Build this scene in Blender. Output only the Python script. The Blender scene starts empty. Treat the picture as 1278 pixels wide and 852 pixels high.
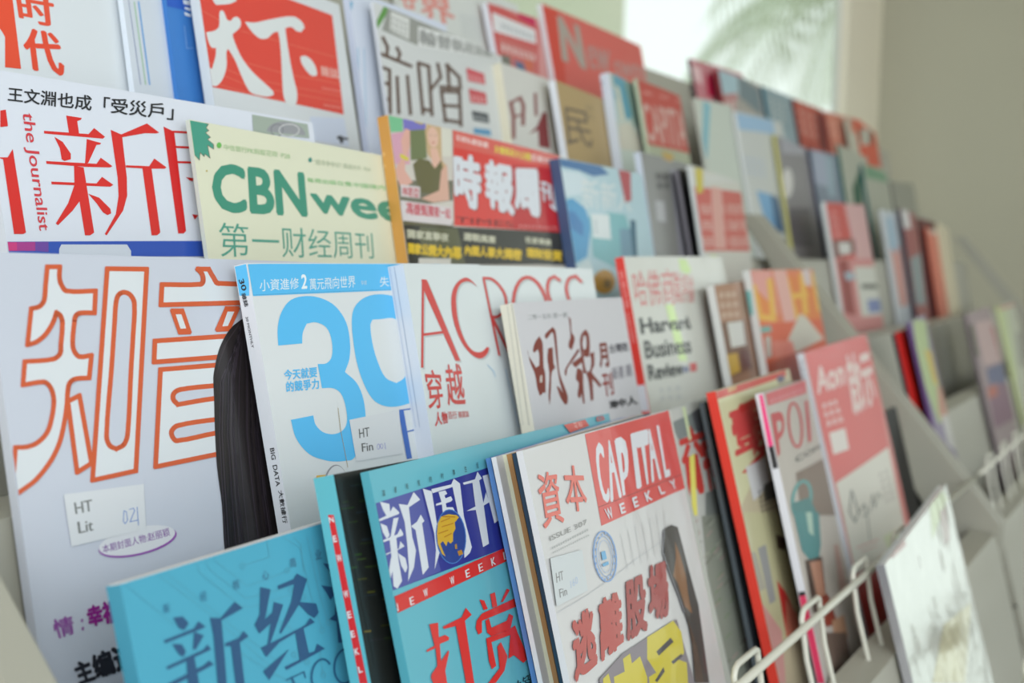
import bpy, bmesh, math, random
from mathutils import Vector, Matrix
from mathutils.geometry import tessellate_polygon
random.seed(7)
S = bpy.context.scene
COL = S.collection

# ------------------------------------------------------------------ camera
FPX = 1600.0
Hc = Vector((881, 96, -1600)).normalized()            # rack axis seen from the camera
Uc = Vector((.026, .997, .073)); Uc = (Uc - Hc*Uc.dot(Hc)).normalized()
Yc = Uc.cross(Hc)                                      # world y (into the rack)
CAMZ = 1.40
cam = bpy.data.cameras.new('camera'); camo = bpy.data.objects.new('camera', cam); COL.objects.link(camo)
camo.matrix_world = Matrix(((Hc.x, Hc.y, Hc.z, 0), (Yc.x, Yc.y, Yc.z, 0), (Uc.x, Uc.y, Uc.z, CAMZ), (0, 0, 0, 1)))
cam.sensor_width = 36; cam.lens = FPX/1278*36
cam.clip_start = .02; cam.clip_end = 200
cam.dof.use_dof = True; cam.dof.focus_distance = .53; cam.dof.aperture_fstop = 8.8
S.camera = camo
CAMPOS = Vector((0, 0, CAMZ))

# ------------------------------------------------------------------ world, light, exposure
w = bpy.data.worlds.new('sky'); S.world = w; w.use_nodes = True
nt = w.node_tree; bg = nt.nodes['Background']
tc = nt.nodes.new('ShaderNodeTexCoord'); sep = nt.nodes.new('ShaderNodeSeparateXYZ'); rp = nt.nodes.new('ShaderNodeValToRGB')
nt.links.new(tc.outputs['Generated'], sep.inputs[0]); nt.links.new(sep.outputs['Z'], rp.inputs[0])
rp.color_ramp.elements[0].position = .0; rp.color_ramp.elements[0].color = (.86, .90, .88, 1)
rp.color_ramp.elements[1].position = .6; rp.color_ramp.elements[1].color = (.80, .90, 1.0, 1)
nt.links.new(rp.outputs[0], bg.inputs[0]); bg.inputs[1].default_value = 1.15
def area(name, loc, target, sx, sy, power, color):
    l = bpy.data.lights.new(name, 'AREA'); l.shape = 'RECTANGLE'; l.size = sx; l.size_y = sy
    l.energy = power; l.color = color
    o = bpy.data.objects.new(name, l); COL.objects.link(o); o.location = loc
    o.rotation_euler = (Vector(target)-Vector(loc)).to_track_quat('-Z', 'Y').to_euler()
    return o
area('window_daylight', (-1.5, -1.5, 2.45), (.9, .45, 1.5), 2.2, 1.4, 56, (.90, .95, 1.0))
S.view_settings.view_transform = 'Standard'; S.view_settings.look = 'None'
S.view_settings.gamma = 1; S.view_settings.use_curve_mapping = False
S.view_settings.exposure = 0.33

# ------------------------------------------------------------------ helpers
def lin(c):
    c = c/255.0
    return c/12.92 if c <= .04045 else ((c+.055)/1.055)**2.4
KA = .92
def rgb(c): return tuple(min(.86, lin(x)*KA) for x in c)+(1.0,)
def mat(name, color=None, rough=.5, attr=False, coat=0, coat_rough=.1, spec=.5, metal=0, noise=None, bump=0, bscale=40):
    m = bpy.data.materials.new(name); m.use_nodes = True
    n = m.node_tree; b = n.nodes['Principled BSDF']
    b.inputs['Roughness'].default_value = rough; b.inputs['Metallic'].default_value = metal
    b.inputs['Specular IOR Level'].default_value = spec
    b.inputs['Coat Weight'].default_value = coat; b.inputs['Coat Roughness'].default_value = coat_rough
    if attr:
        a = n.nodes.new('ShaderNodeAttribute'); a.attribute_name = 'Col'
        n.links.new(a.outputs['Color'], b.inputs['Base Color'])
    elif noise:
        tx = n.nodes.new('ShaderNodeTexCoord'); ns = n.nodes.new('ShaderNodeTexNoise'); r = n.nodes.new('ShaderNodeValToRGB')
        ns.inputs['Scale'].default_value = noise[1]; ns.inputs['Detail'].default_value = 5
        r.color_ramp.elements[0].position = .35; r.color_ramp.elements[1].position = .65
        r.color_ramp.elements[0].color = rgb(color); r.color_ramp.elements[1].color = rgb(noise[0])
        n.links.new(tx.outputs['Object'], ns.inputs['Vector']); n.links.new(ns.outputs['Fac'], r.inputs[0])
        n.links.new(r.outputs[0], b.inputs['Base Color'])
    else: b.inputs['Base Color'].default_value = rgb(color)
    if bump:
        tx = n.nodes.new('ShaderNodeTexCoord'); ns = n.nodes.new('ShaderNodeTexNoise'); bp = n.nodes.new('ShaderNodeBump')
        ns.inputs['Scale'].default_value = bscale; ns.inputs['Detail'].default_value = 2
        bp.inputs['Strength'].default_value = bump; bp.inputs['Distance'].default_value = .004
        n.links.new(tx.outputs['Object'], ns.inputs['Vector']); n.links.new(ns.outputs['Fac'], bp.inputs['Height'])
        n.links.new(bp.outputs[0], b.inputs['Coat Normal' if coat else 'Normal'])
    return m
M = {
 'matte': mat('print_matte', rough=.55, attr=True, spec=.35),
 'gloss': mat('print_gloss', rough=.42, attr=True, coat=.28, coat_rough=.16, bump=.10, bscale=14, spec=.35),
 'film':  mat('print_under_film', rough=.45, attr=True, coat=.38, coat_rough=.09, bump=.35, bscale=22, spec=.3),
 'label': mat('label_paper', rough=.6, attr=True, coat=.35, coat_rough=.2),
 'metal': mat('painted_metal', (168, 166, 153), rough=.38, noise=((160, 158, 145), 3)),
 'wire':  mat('wire_paint', (205, 204, 190), rough=.3),
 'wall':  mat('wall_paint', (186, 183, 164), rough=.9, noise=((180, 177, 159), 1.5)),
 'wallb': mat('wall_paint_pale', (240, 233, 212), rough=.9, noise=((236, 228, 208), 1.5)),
 'floor': mat('floor_tile', (140, 134, 124), rough=.4, noise=((124, 118, 108), 2)),
 'ceil':  mat('ceiling_paint', (225, 225, 220), rough=.9),
 'frame': mat('window_paint', (225, 225, 220), rough=.5),
 'outw':  mat('outdoor_render', (208, 207, 184), rough=.9, noise=((198, 203, 176), .8)),
 'leaf':  mat('palm_leaf', (188, 198, 166), rough=.6, noise=((206, 212, 186), 6)),
 'trunk': mat('palm_bark', (140, 130, 110), rough=.9, noise=((110, 100, 84), 9)),
 'ground': mat('outdoor_ground', (190, 190, 170), rough=.9),
}
# paper edges: fine sheets
def page_mat():
    m = bpy.data.materials.new('page_edges'); m.use_nodes = True; n = m.node_tree; b = n.nodes['Principled BSDF']
    b.inputs['Roughness'].default_value = .7
    tx = n.nodes.new('ShaderNodeTexCoord'); mp = n.nodes.new('ShaderNodeMapping'); mp.inputs['Scale'].default_value = (3, 1800, 3)
    ns = n.nodes.new('ShaderNodeTexNoise'); ns.inputs['Scale'].default_value = 1; ns.inputs['Detail'].default_value = 1
    r = n.nodes.new('ShaderNodeValToRGB')
    r.color_ramp.elements[0].position = .3; r.color_ramp.elements[1].position = .6
    r.color_ramp.elements[0].color = rgb((168, 172, 178)); r.color_ramp.elements[1].color = rgb((226, 228, 228))
    n.links.new(tx.outputs['Object'], mp.inputs[0]); n.links.new(mp.outputs[0], ns.inputs['Vector'])
    n.links.new(ns.outputs['Fac'], r.inputs[0]); n.links.new(r.outputs[0], b.inputs['Base Color'])
    return m
M['pages'] = page_mat()
def glass_mat():
    m = bpy.data.materials.new('window_glass'); m.use_nodes = True; n = m.node_tree
    for x in list(n.nodes):
        if x.type != 'OUTPUT_MATERIAL': n.nodes.remove(x)
    o = n.nodes['Material Output']; t = n.nodes.new('ShaderNodeBsdfTransparent'); g = n.nodes.new('ShaderNodeBsdfGlossy'); mx = n.nodes.new('ShaderNodeMixShader')
    g.inputs['Roughness'].default_value = .02; t.inputs[0].default_value = (.95, .98, .95, 1); mx.inputs[0].default_value = .08
    n.links.new(t.outputs[0], mx.inputs[1]); n.links.new(g.outputs[0], mx.inputs[2]); n.links.new(mx.outputs[0], o.inputs[0])
    return m
M['glass'] = glass_mat()
M['dark'] = mat('painted_gap_shade', (64, 62, 56), rough=.6)  # dark colour paints the shade between the divider plates
M['mirror'] = mat('crinkled_clear_wrap', rough=.16, attr=True, metal=.55, coat=1, coat_rough=.05, bump=.9, bscale=16)

def tag(o, label=None, cat=None, group=None, kind=None):
    if label: o['label'] = label
    if cat: o['category'] = cat
    if group: o['group'] = group
    if kind: o['kind'] = kind
    return o
def empty(name, loc=(0, 0, 0), mw=None):
    o = bpy.data.objects.new(name, None); COL.objects.link(o); o.empty_display_size = .02
    if mw is not None: o.matrix_world = mw
    else: o.location = loc
    return o
def link_mesh(name, verts, faces, m, parent=None, cols=None, smooth=False):
    me = bpy.data.meshes.new(name); me.from_pydata([tuple(v) for v in verts], [], faces); 
    me.materials.append(m)
    if cols is not None:
        ca = me.color_attributes.new('Col', 'FLOAT_COLOR', 'CORNER')
        buf = []
        for f, c in zip(faces, cols): buf += list(c)*len(f)
        ca.data.foreach_set('color', buf)
    if smooth: me.polygons.foreach_set('use_smooth', [True]*len(me.polygons))
    me.update()
    o = bpy.data.objects.new(name, me); COL.objects.link(o)
    if parent: o.parent = parent
    return o
def boxvf(x0, x1, y0, y1, z0, z1):
    v = [(x0, y0, z0), (x1, y0, z0), (x1, y1, z0), (x0, y1, z0), (x0, y0, z1), (x1, y0, z1), (x1, y1, z1), (x0, y1, z1)]
    f = [(3, 2, 1, 0), (4, 5, 6, 7), (0, 1, 5, 4), (1, 2, 6, 5), (2, 3, 7, 6), (3, 0, 4, 7)]
    return v, f
def box(name, a, m, parent=None, bevel=0):
    v, f = boxvf(*a); o = link_mesh(name, v, f, m, parent)
    if bevel:
        bm = bmesh.new(); bm.from_mesh(o.data); bmesh.ops.bevel(bm, geom=bm.edges[:], offset=bevel, segments=2, affect='EDGES'); bm.to_mesh(o.data); bm.free()
    return o
def prism(name, poly, x0, x1, m, parent=None, bevel=0):      # poly in (y,z), extruded along x
    n = len(poly); v = [(x0, y, z) for y, z in poly]+[(x1, y, z) for y, z in poly]
    f = [tuple(range(n))[::-1], tuple(range(n, 2*n))]+[(i, (i+1) % n, n+(i+1) % n, n+i) for i in range(n)]
    o = link_mesh(name, v, f, m, parent)
    bm = bmesh.new(); bm.from_mesh(o.data); bmesh.ops.recalc_face_normals(bm, faces=bm.faces[:])
    if bevel: bmesh.ops.bevel(bm, geom=bm.edges[:], offset=bevel, segments=2, affect='EDGES')
    bm.to_mesh(o.data); bm.free()
    return o
def tube(name, pts, r, m, parent=None, seg=10):
    verts = []; faces = []; pts = [Vector(p) for p in pts]
    up = None
    for i, p in enumerate(pts):
        d = (pts[min(i+1, len(pts)-1)]-pts[max(i-1, 0)]).normalized()
        if up is None: up = Vector((0, 0, 1)) if abs(d.z) < .9 else Vector((1, 0, 0))
        a = d.cross(up).normalized(); b = a.cross(d).normalized(); up = b
        for k in range(seg):
            t = 2*math.pi*k/seg; verts.append(p+a*r*math.cos(t)+b*r*math.sin(t))
    for i in range(len(pts)-1):
        for k in range(seg): faces.append((i*seg+k, i*seg+(k+1) % seg, (i+1)*seg+(k+1) % seg, (i+1)*seg+k))
    faces.append(tuple(range(seg))[::-1]); faces.append(tuple(range((len(pts)-1)*seg, len(pts)*seg)))
    return link_mesh(name, verts, faces, m, parent, smooth=True)

def ray(px, py):
    c = Vector((px-639, 426-py, -FPX))
    return Vector((c.dot(Hc), c.dot(Yc), c.dot(Uc))).normalized()

# ------------------------------------------------------------------ rack geometry
eX = Vector((1, 0, 0))
DY, DZ = .0746, .0861
LEAN = {1: 12.5, 2: 11.5, 3: 11.5, 4: 12.5, 5: 15, 6: 15}
def rowax(r):
    a = math.radians(LEAN[r]); return Vector((0, math.sin(a), math.cos(a))), Vector((0, -math.cos(a), math.sin(a)))
def rowbase(r):                                       # r = 1 top ... 6 bottom; the tops of full-size issues step back evenly
    v = rowax(r)[0]; return Vector((0, .361+DY*(4-r)-(.018 if r == 6 else 0), CAMZ-.010+DZ*(4-r)))-v*.285
A0, A1, A1b, A2 = .252, 1.300, 1.332, 2.56

# ---- structure: the room
def struct(name, o): o['kind'] = 'structure'; return o
WY = .80; XE = 3.42
struct('floor', box('floor', (-2.6, XE, -3.6, WY, -.1, 0), M['floor']))
struct('ceiling', box('ceiling', (-2.6, XE, -3.6, WY, 2.9, 3.0), M['ceil']))
v = []; f = []
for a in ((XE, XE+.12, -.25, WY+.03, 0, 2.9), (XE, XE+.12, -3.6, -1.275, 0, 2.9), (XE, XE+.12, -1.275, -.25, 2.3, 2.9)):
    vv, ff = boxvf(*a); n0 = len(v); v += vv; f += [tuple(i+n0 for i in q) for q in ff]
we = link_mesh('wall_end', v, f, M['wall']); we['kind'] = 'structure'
door = empty('glare_door_1', (XE+.05, -1.275, 0)); door['kind'] = 'structure'       # unseen glazed door, added to put glare on the covers
for k in range(1):
    y0 = 0
    lf = box('door_leaf', (-.02, .02, y0+.005, y0+.085, .01, 2.29), M['frame'], door)
    box('door_stile', (-.02, .02, y0+.94, y0+1.02, .01, 2.29), M['frame'], door)
    box('door_rail', (-.02, .02, y0+.085, y0+.94, .01, .14), M['frame'], door); box('door_rail', (-.02, .02, y0+.085, y0+.94, 2.2, 2.29), M['frame'], door)
    box('pane', (-.004, .004, y0+.085, y0+.94, .14, 2.2), M['glass'], door)
wx0, wx1, wz0, wz1 = .75, 3.08, 1.45, 2.5
v = []; f = []
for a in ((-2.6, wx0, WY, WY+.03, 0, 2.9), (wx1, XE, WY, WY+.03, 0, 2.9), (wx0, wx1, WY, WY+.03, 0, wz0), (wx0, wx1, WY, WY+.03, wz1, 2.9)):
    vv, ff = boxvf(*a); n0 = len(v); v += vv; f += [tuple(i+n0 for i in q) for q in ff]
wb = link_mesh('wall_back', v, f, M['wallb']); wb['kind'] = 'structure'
win = empty('window_1', (wx0, WY+.022, wz0)); win['kind'] = 'structure'
W_, H_ = wx1-wx0, wz1-wz0
for a in ((0, W_, -.006, .006, 0, .03), (0, W_, -.006, .006, H_-.03, H_), (0, .02, -.006, .006, .03, H_-.03), (W_-.02, W_, -.006, .006, .03, H_-.03)):
    box('window_frame', a, M['frame'], win)
box('pane', (.02, W_-.02, -.002, .002, .03, H_-.03), M['glass'], win)

# ---- outdoors beyond the window
g = box('ground', (-8, 40, 1.1, 40, -.3, -.05), M['ground']); g['kind'] = 'structure'
yw = empty('garden_wall', (0, 3.0, 0)); tag(yw, 'pale green-beige wall outdoors, blurred behind the top row of magazines', 'wall')
box('wall_panel', (-3, 6.7, 0, .2, -.05, 6), M['outw'], yw); box('coping', (-3.05, 6.75, -.04, .24, 6, 6.1), M['outw'], yw)
def palm(x, y, h, n, L, name_label, seed):
    rnd = random.Random(seed); r = empty('palm_tree', (x, y, -.05)); tag(r, name_label, 'palm tree', 'palms outside the window')
    tube('trunk', [(0, 0, 0), (.05, .02, h*.5), (0, 0, h)], .11, M['trunk'], r, 8)
    for k in range(n):
        a = 2*math.pi*k/n+rnd.uniform(-.2, .2); v = []; f = []
        el = rnd.uniform(.1, .8); segs = 12; prev = Vector((0, 0, h)); d = Vector((math.cos(a)*math.cos(el), math.sin(a)*math.cos(el), math.sin(el)))
        pts = [prev]
        for s in range(segs):
            d = (d+Vector((0, 0, -.16))).normalized(); prev = prev+d*L/segs; pts.append(prev)
        side = Vector((-math.sin(a), math.cos(a), 0))
        for s in range(1, segs+1):
            for q in (0, .5):
                p = pts[s-1].lerp(pts[s], q); ln = .55*math.sin(math.pi*(s+.3)/(segs+2))+.12
                for sg in (-1, 1):
                    t = p+side*sg*ln*.7+Vector((0, 0, -ln*.75))+(pts[s]-pts[s-1])*1.2
                    wv = (pts[s]-pts[s-1]).normalized()*.022; n0 = len(v)
                    v += [p-wv, p+wv, p.lerp(t, .6)+wv, t, p.lerp(t, .6)-wv]; f.append((n0, n0+1, n0+2, n0+3, n0+4))
        for s in range(segs):
            n0 = len(v); v += [pts[s]-side*.015, pts[s]+side*.015, pts[s+1]+side*.012, pts[s+1]-side*.012]; f.append((n0, n0+1, n0+2, n0+3))
        link_mesh('frond', v, f, M['leaf'], r)
palm(17.2, 4.3, 5.0, 20, 2.9, 'pale palm with drooping fronds outside the window, nearest the beige end wall', 3)
palm(19.5, 9.0, 7.5, 16, 2.6, 'pale palm with drooping fronds outside the window, farther from the end wall', 5)

# ---- the rack
rack = empty('magazine_rack', (0, 0, 0)); tag(rack, 'long stepped light-grey metal magazine rack with sloping tiers and wire rails', 'magazine rack')
def stair(z): return (z-CAMZ+.4514)*.866
side = [(stair(CAMZ+.04), CAMZ+.04), (stair(CAMZ-.256), CAMZ-.256), (.169, CAMZ-.50), (.09, CAMZ-.52), (.09, .04), (.70, .04), (.70, CAMZ-.125), (stair(CAMZ-.125)+.03, CAMZ-.125), (stair(CAMZ+.04)+.02, CAMZ+.04)]
def sidep(x0, x1, inset=0):
    p = [(y+inset, z) if i < 5 else (y, z) for i, (y, z) in enumerate(side)]
    return prism('side_panel', p, x0, x1, M['metal'], rack, .0015)
sidep(A0-.018, A0); strip = [(y, z) for y, z in side[:3]]+[(.70, CAMZ-.50), (.70, CAMZ-.34), (stair(CAMZ-.256)+.033, CAMZ-.30), (stair(CAMZ+.04)+.02, CAMZ+.04)]
prism('side_panel', strip, A1, A1+.012, M['metal'], rack, .0015); prism('side_panel', [(.169, CAMZ-.501)]+side[3:6]+[(.70, CAMZ-.501)], A1, A1+.012, M['metal'], rack, .0015); sidep(A1b-.012, A1b); sidep(A2, A2+.018)
fl = prism('divider_panel', [(y+.055, z) if i < 5 else (y, z) for i, (y, z) in enumerate(side[:7])]+[(stair(CAMZ-.125)+.07, CAMZ-.125)], A1+.0125, A1b-.0125, M['dark'], rack)  # recessed filler, coloured dark for the shade of the enclosed gap
for (x0, x1) in ((A0+.001, A1-.001), (A1b+.001, A2-.001)):
    for r in range(1, 7):
        b = rowbase(r); eV, eN = rowax(r); L = .20 if r > 1 else .24
        p0 = b-eN*.002; top = p0+eV*L; th = .004
        nxt = rowbase(r-1) if r > 1 else None
        poly = [(p0.y, p0.z), (top.y, top.z)]
        back = .022 if r > 1 else .05
        poly += [(top.y+back, top.z+.002), (top.y+back, top.z-.006), (top.y+.006, top.z-.005), (p0.y+.006, p0.z)]
        prism('backrest', poly, x0, x1, M['metal'], rack)
        prism('shelf', [(b.y-.064 if r > 4 else b.y-.04, b.z-.002), (b.y+.004, b.z-.002), (b.y+.004, b.z-.006), (b.y-.064 if r > 4 else b.y-.04, b.z-.006)], x0, x1, M['metal'], rack)
    box('back_panel', (x0, x1, .665, .675, .05, CAMZ+.08), M['metal'], rack)
# wire rails in front of row 5
def rail(x0, x1, r, hooks):
    b = rowbase(r); zr = CAMZ-.2132-(r-5)*DZ
    y0 = .195-(r-5)*(DY+.018)
    root = tube('wire_rail', [(x0, y0, zr), (x1, y0, zr)], .0024, M['wire'], rack, 10)
    for hx in hooks:
        w = .038; yb = y0-.0015; zt = zr+.0085; R = .005
        yl = b.y-.058; yc = yb+.0048
        pts = [(hx, yl, b.z-.004), (hx, yc-.004, zr-.02), (hx, yc, zt-R), (hx+R*.3, yc, zt-R*.3), (hx+R, yc, zt), (hx+w-R, yc, zt), (hx+w-R*.3, yc, zt-R*.3), (hx+w, yc, zt-R), (hx+w, yc-.004, zr-.02), (hx+w, yl, b.z-.004)]
        tube('wire_hook', pts, .0017, M['wire'], root, 8)
    for zz in (b.z+.03, ):
        tube('lower_wire', [(x0, b.y-.056, zz), (x1, b.y-.056, zz)], .002, M['wire'], root, 8)
    return root
rail(A0+.001, A1-.001, 5, [.60+.118*i for i in range(4)])
rail(A1b+.001, A2-.001, 5, [A1b+.06+.1*i for i in range(8)])
rail(A0+.001, A1-.001, 6, [.98+.12*i for i in range(4)])
rail(A1b+.001, A2-.001, 6, [A1b+.05+.1*i for i in range(8)])
box('rail_bracket', (A1-.012, A1+.012, .045, .0895, CAMZ-.345, CAMZ-.325), M['metal'], rack, .002)
box('foot_plinth', (A0, A2, .12, .66, .0, .038), M['metal'], rack)

# ------------------------------------------------------------------ print helpers (all flat print on the covers)
_tc = {}
def glyphs(body, bold=0.0, smear=0.0, shear=0.0):
    key = (body, bold, smear, shear)
    if key in _tc: return _tc[key]
    cu = bpy.data.curves.new('t', 'FONT'); cu.body = body; cu.offset = min(bold, 0); cu.resolution_u = 3; cu.shear = shear
    cu.size = 1; o = bpy.data.objects.new('t', cu); COL.objects.link(o)
    bpy.context.view_layer.update()
    me = o.to_mesh(); me.calc_loop_triangles()
    vs = [(v.co.x, v.co.y) for v in me.vertices]; tr = [tuple(vs[i] for i in t.vertices) for t in me.loop_triangles]
    o.to_mesh_clear(); bpy.data.objects.remove(o); bpy.data.curves.remove(cu)
    offs = [(0, 0)]
    if bold > 0: offs += [(bold*math.cos(q*math.pi/3), bold*math.sin(q*math.pi/3)) for q in range(6)]
    if smear: offs += [(q*smear, 0) for q in (-1, -.5, .5, 1)]
    sets = [[tuple((x+ox, y+oy) for x, y in t) for t in tr] for ox, oy in offs]; tr = [t for q in sets for t in q]
    xs = [p[0] for t in tr for p in t]; ys = [p[1] for t in tr for p in t]
    if not xs: return []
    x0, x1, y0, y1 = min(xs), max(xs), min(ys), max(ys)
    sets = [[tuple(((x-x0)/max(1e-6, x1-x0), (y-y0)/max(1e-6, y1-y0)) for x, y in t) for t in tr] for tr in sets]
    _tc[key] = sets; return sets
def homog(q):                                         # unit square (u right, v up) -> quad TL,TR,BR,BL
    (x3, y3), (x2, y2), (x1, y1), (x0, y0) = q
    dx1, dx2, dx3 = x1-x2, x3-x2, x0-x1+x2-x3; dy1, dy2, dy3 = y1-y2, y3-y2, y0-y1+y2-y3
    den = dx1*dy2-dx2*dy1
    if abs(den) < 1e-9: g_ = h_ = 0
    else: g_ = (dx3*dy2-dx2*dy3)/den; h_ = (dx1*dy3-dx3*dy1)/den
    a, b, c = x1-x0+g_*x1, x3-x0+h_*x3, x0; d, e, f_ = y1-y0+g_*y1, y3-y0+h_*y3, y0
    return lambda u, v: ((a*u+b*v+c)/(g_*u+h_*v+1), (d*u+e*v+f_)/(g_*u+h_*v+1))
def pairs(l): return [(l[i], l[i+1]) for i in range(0, len(l), 2)]
def smooth(p, closed):                                # round the gentle bends, keep the sharp corners
    n = len(p); out = []
    def corner(i):
        if not closed and (i == 0 or i == n-1): return True
        a, b, c = p[i-1], p[i], p[(i+1) % n]; v1 = (b[0]-a[0], b[1]-a[1]); v2 = (c[0]-b[0], c[1]-b[1])
        l = math.hypot(*v1)*math.hypot(*v2) or 1; return (v1[0]*v2[0]+v1[1]*v2[1])/l < .55
    for i in range(n if closed else n-1):
        a, b, c, d = p[i-1], p[i], p[(i+1) % n], p[(i+2) % n]; out.append(b)
        k = .5*math.hypot(c[0]-b[0], c[1]-b[1])
        def tan(u, v, w_):
            x, y = w_[0]-u[0], w_[1]-u[1]; l = math.hypot(x, y) or 1; return (x/l*k*2, y/l*k*2)
        chord = (c[0]-b[0], c[1]-b[1])
        m0 = chord if corner(i) else tan(a, b, c); m1 = chord if corner((i+1) % n) else tan(b, c, d)
        if corner(i) and corner((i+1) % n): continue
        for t in (.25, .5, .75):
            h0, h1, h2, h3 = 2*t**3-3*t*t+1, t**3-2*t*t+t, -2*t**3+3*t*t, t**3-t*t
            out.append((h0*b[0]+h1*m0[0]+h2*c[0]+h3*m1[0], h0*b[1]+h1*m0[1]+h2*c[1]+h3*m1[1]))
    if not closed: out.append(p[-1])
    return out
class Art:
    """collects coloured print triangles in photo coordinates; fr sets the frame of what follows"""
    def __init__(s): s.items = []; s.fr = (0, 0, 1); s.lay = 0; s.held = False
    def hold(s, on=True): s.held = on; s.lay += 1; return s      # prints that never stack share one layer of ink
    def add(s, col, tr):
        s.lay += 0 if s.held else 1; s.items.append((col, tr, s.lay)); return s
    def F(s, x0=0, y0=0, k=1): s.fr = (x0, y0, k); return s
    def c(s, p): return (s.fr[0]+p[0]/s.fr[2], s.fr[1]+p[1]/s.fr[2])
    def P(s, col, *pts, sm=0):                        # filled polygon
        p = [s.c(q) for q in pairs(pts)]
        if sm: p = smooth(p, True)
        t = tessellate_polygon([[Vector((x, y, 0)) for x, y in p]])
        return s.add(col, [tuple(p[i] for i in q) for q in t])
    def L(s, col, wd, *pts, closed=False, sm=0):            # stroked polyline, wd in photo px
        p = [s.c(q) for q in pairs(pts)]; tr = ([], [])
        if sm: p = smooth(p, closed)
        if closed: p.append(p[0])
        for k, ((x0, y0), (x1, y1)) in enumerate(zip(p, p[1:])):
            d = math.hypot(x1-x0, y1-y0) or 1; ux, uy = (x1-x0)/d*wd/2, (y1-y0)/d*wd/2
            e = .75
            a, b, c_, d_ = (x0-ux*e-uy, y0-uy*e+ux), (x1+ux*e-uy, y1+uy*e+ux), (x1+ux*e+uy, y1+uy*e-ux), (x0-ux*e+uy, y0-uy*e-ux)
            tr[k % 2].extend([(a, b, c_), (a, c_, d_)])
        s.lay += 0 if s.held else 1
        s.items.append((col, tr[0], s.lay)); s.items.append((col, tr[1], s.lay+.4)); return s
    def O(s, col, cx, cy, rx, ry, rot=0, ring=0, n=28, a0=0, a1=360):
        pts = []
        for i in range(n+1):
            t = math.radians(a0+(a1-a0)*i/n); x, y = rx*math.cos(t), ry*math.sin(t); r = math.radians(rot)
            pts += [cx+x*math.cos(r)-y*math.sin(r), cy+x*math.sin(r)+y*math.cos(r)]
        if ring: return s.L(col, ring, *pts)
        return s.P(col, *pts[:-2])
    def T(s, txt, col, *q, b=0.0, sm=0.0, sh=0.0):       # text in quad TL TR BR BL
        h = homog([s.c(p) for p in pairs(q)])
        s.lay += 1
        for tr in glyphs(txt, b, sm, sh):             # each copy that thickens the strokes lies a hair above the last
            s.items.append((col, [tuple(h(*p) for p in t) for t in tr], s.lay)); s.lay += .35
        return s

    def V(s, txt, col, x0, y0, x1, y1, wd, b=0.0, ang=None):  # run text along a line reading from p0 to p1, glyph tops to the left of it
        d = math.hypot(x1-x0, y1-y0); nx, ny = (y1-y0)/d*wd/2, -(x1-x0)/d*wd/2
        return s.T(txt, col, x0+nx, y0+ny, x1+nx, y1+ny, x1-nx, y1-ny, x0-nx, y0-ny, b=b)
    def G(s, col, *q, nx=8, ny=1, fill=.6, seed=1, jitter=.25):  # unreadable small print: rows of marks
        h = homog([s.c(p) for p in pairs(q)]); rnd = random.Random(seed); tr = []
        for j in range(ny):
            for i in range(nx):
                x = i/nx; y = j/ny; ww = fill/nx; hh = .62/ny
                for k in range(3):
                    xx = x+rnd.uniform(0, jitter)*ww; yy = y+hh*k/3+.04/ny
                    a, b_, c_, d_ = h(xx, yy), h(xx+ww*rnd.uniform(.6, 1), yy), h(xx+ww, yy+hh/5), h(xx, yy+hh/5); tr += [(a, b_, c_), (a, c_, d_)]
                xx = x+ww*rnd.uniform(.2, .6); a, b_, c_, d_ = h(xx, y), h(xx+ww*.18, y), h(xx+ww*.18, y+hh), h(xx, y+hh); tr += [(a, b_, c_), (a, c_, d_)]
        return s.add(col, tr)

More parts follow.
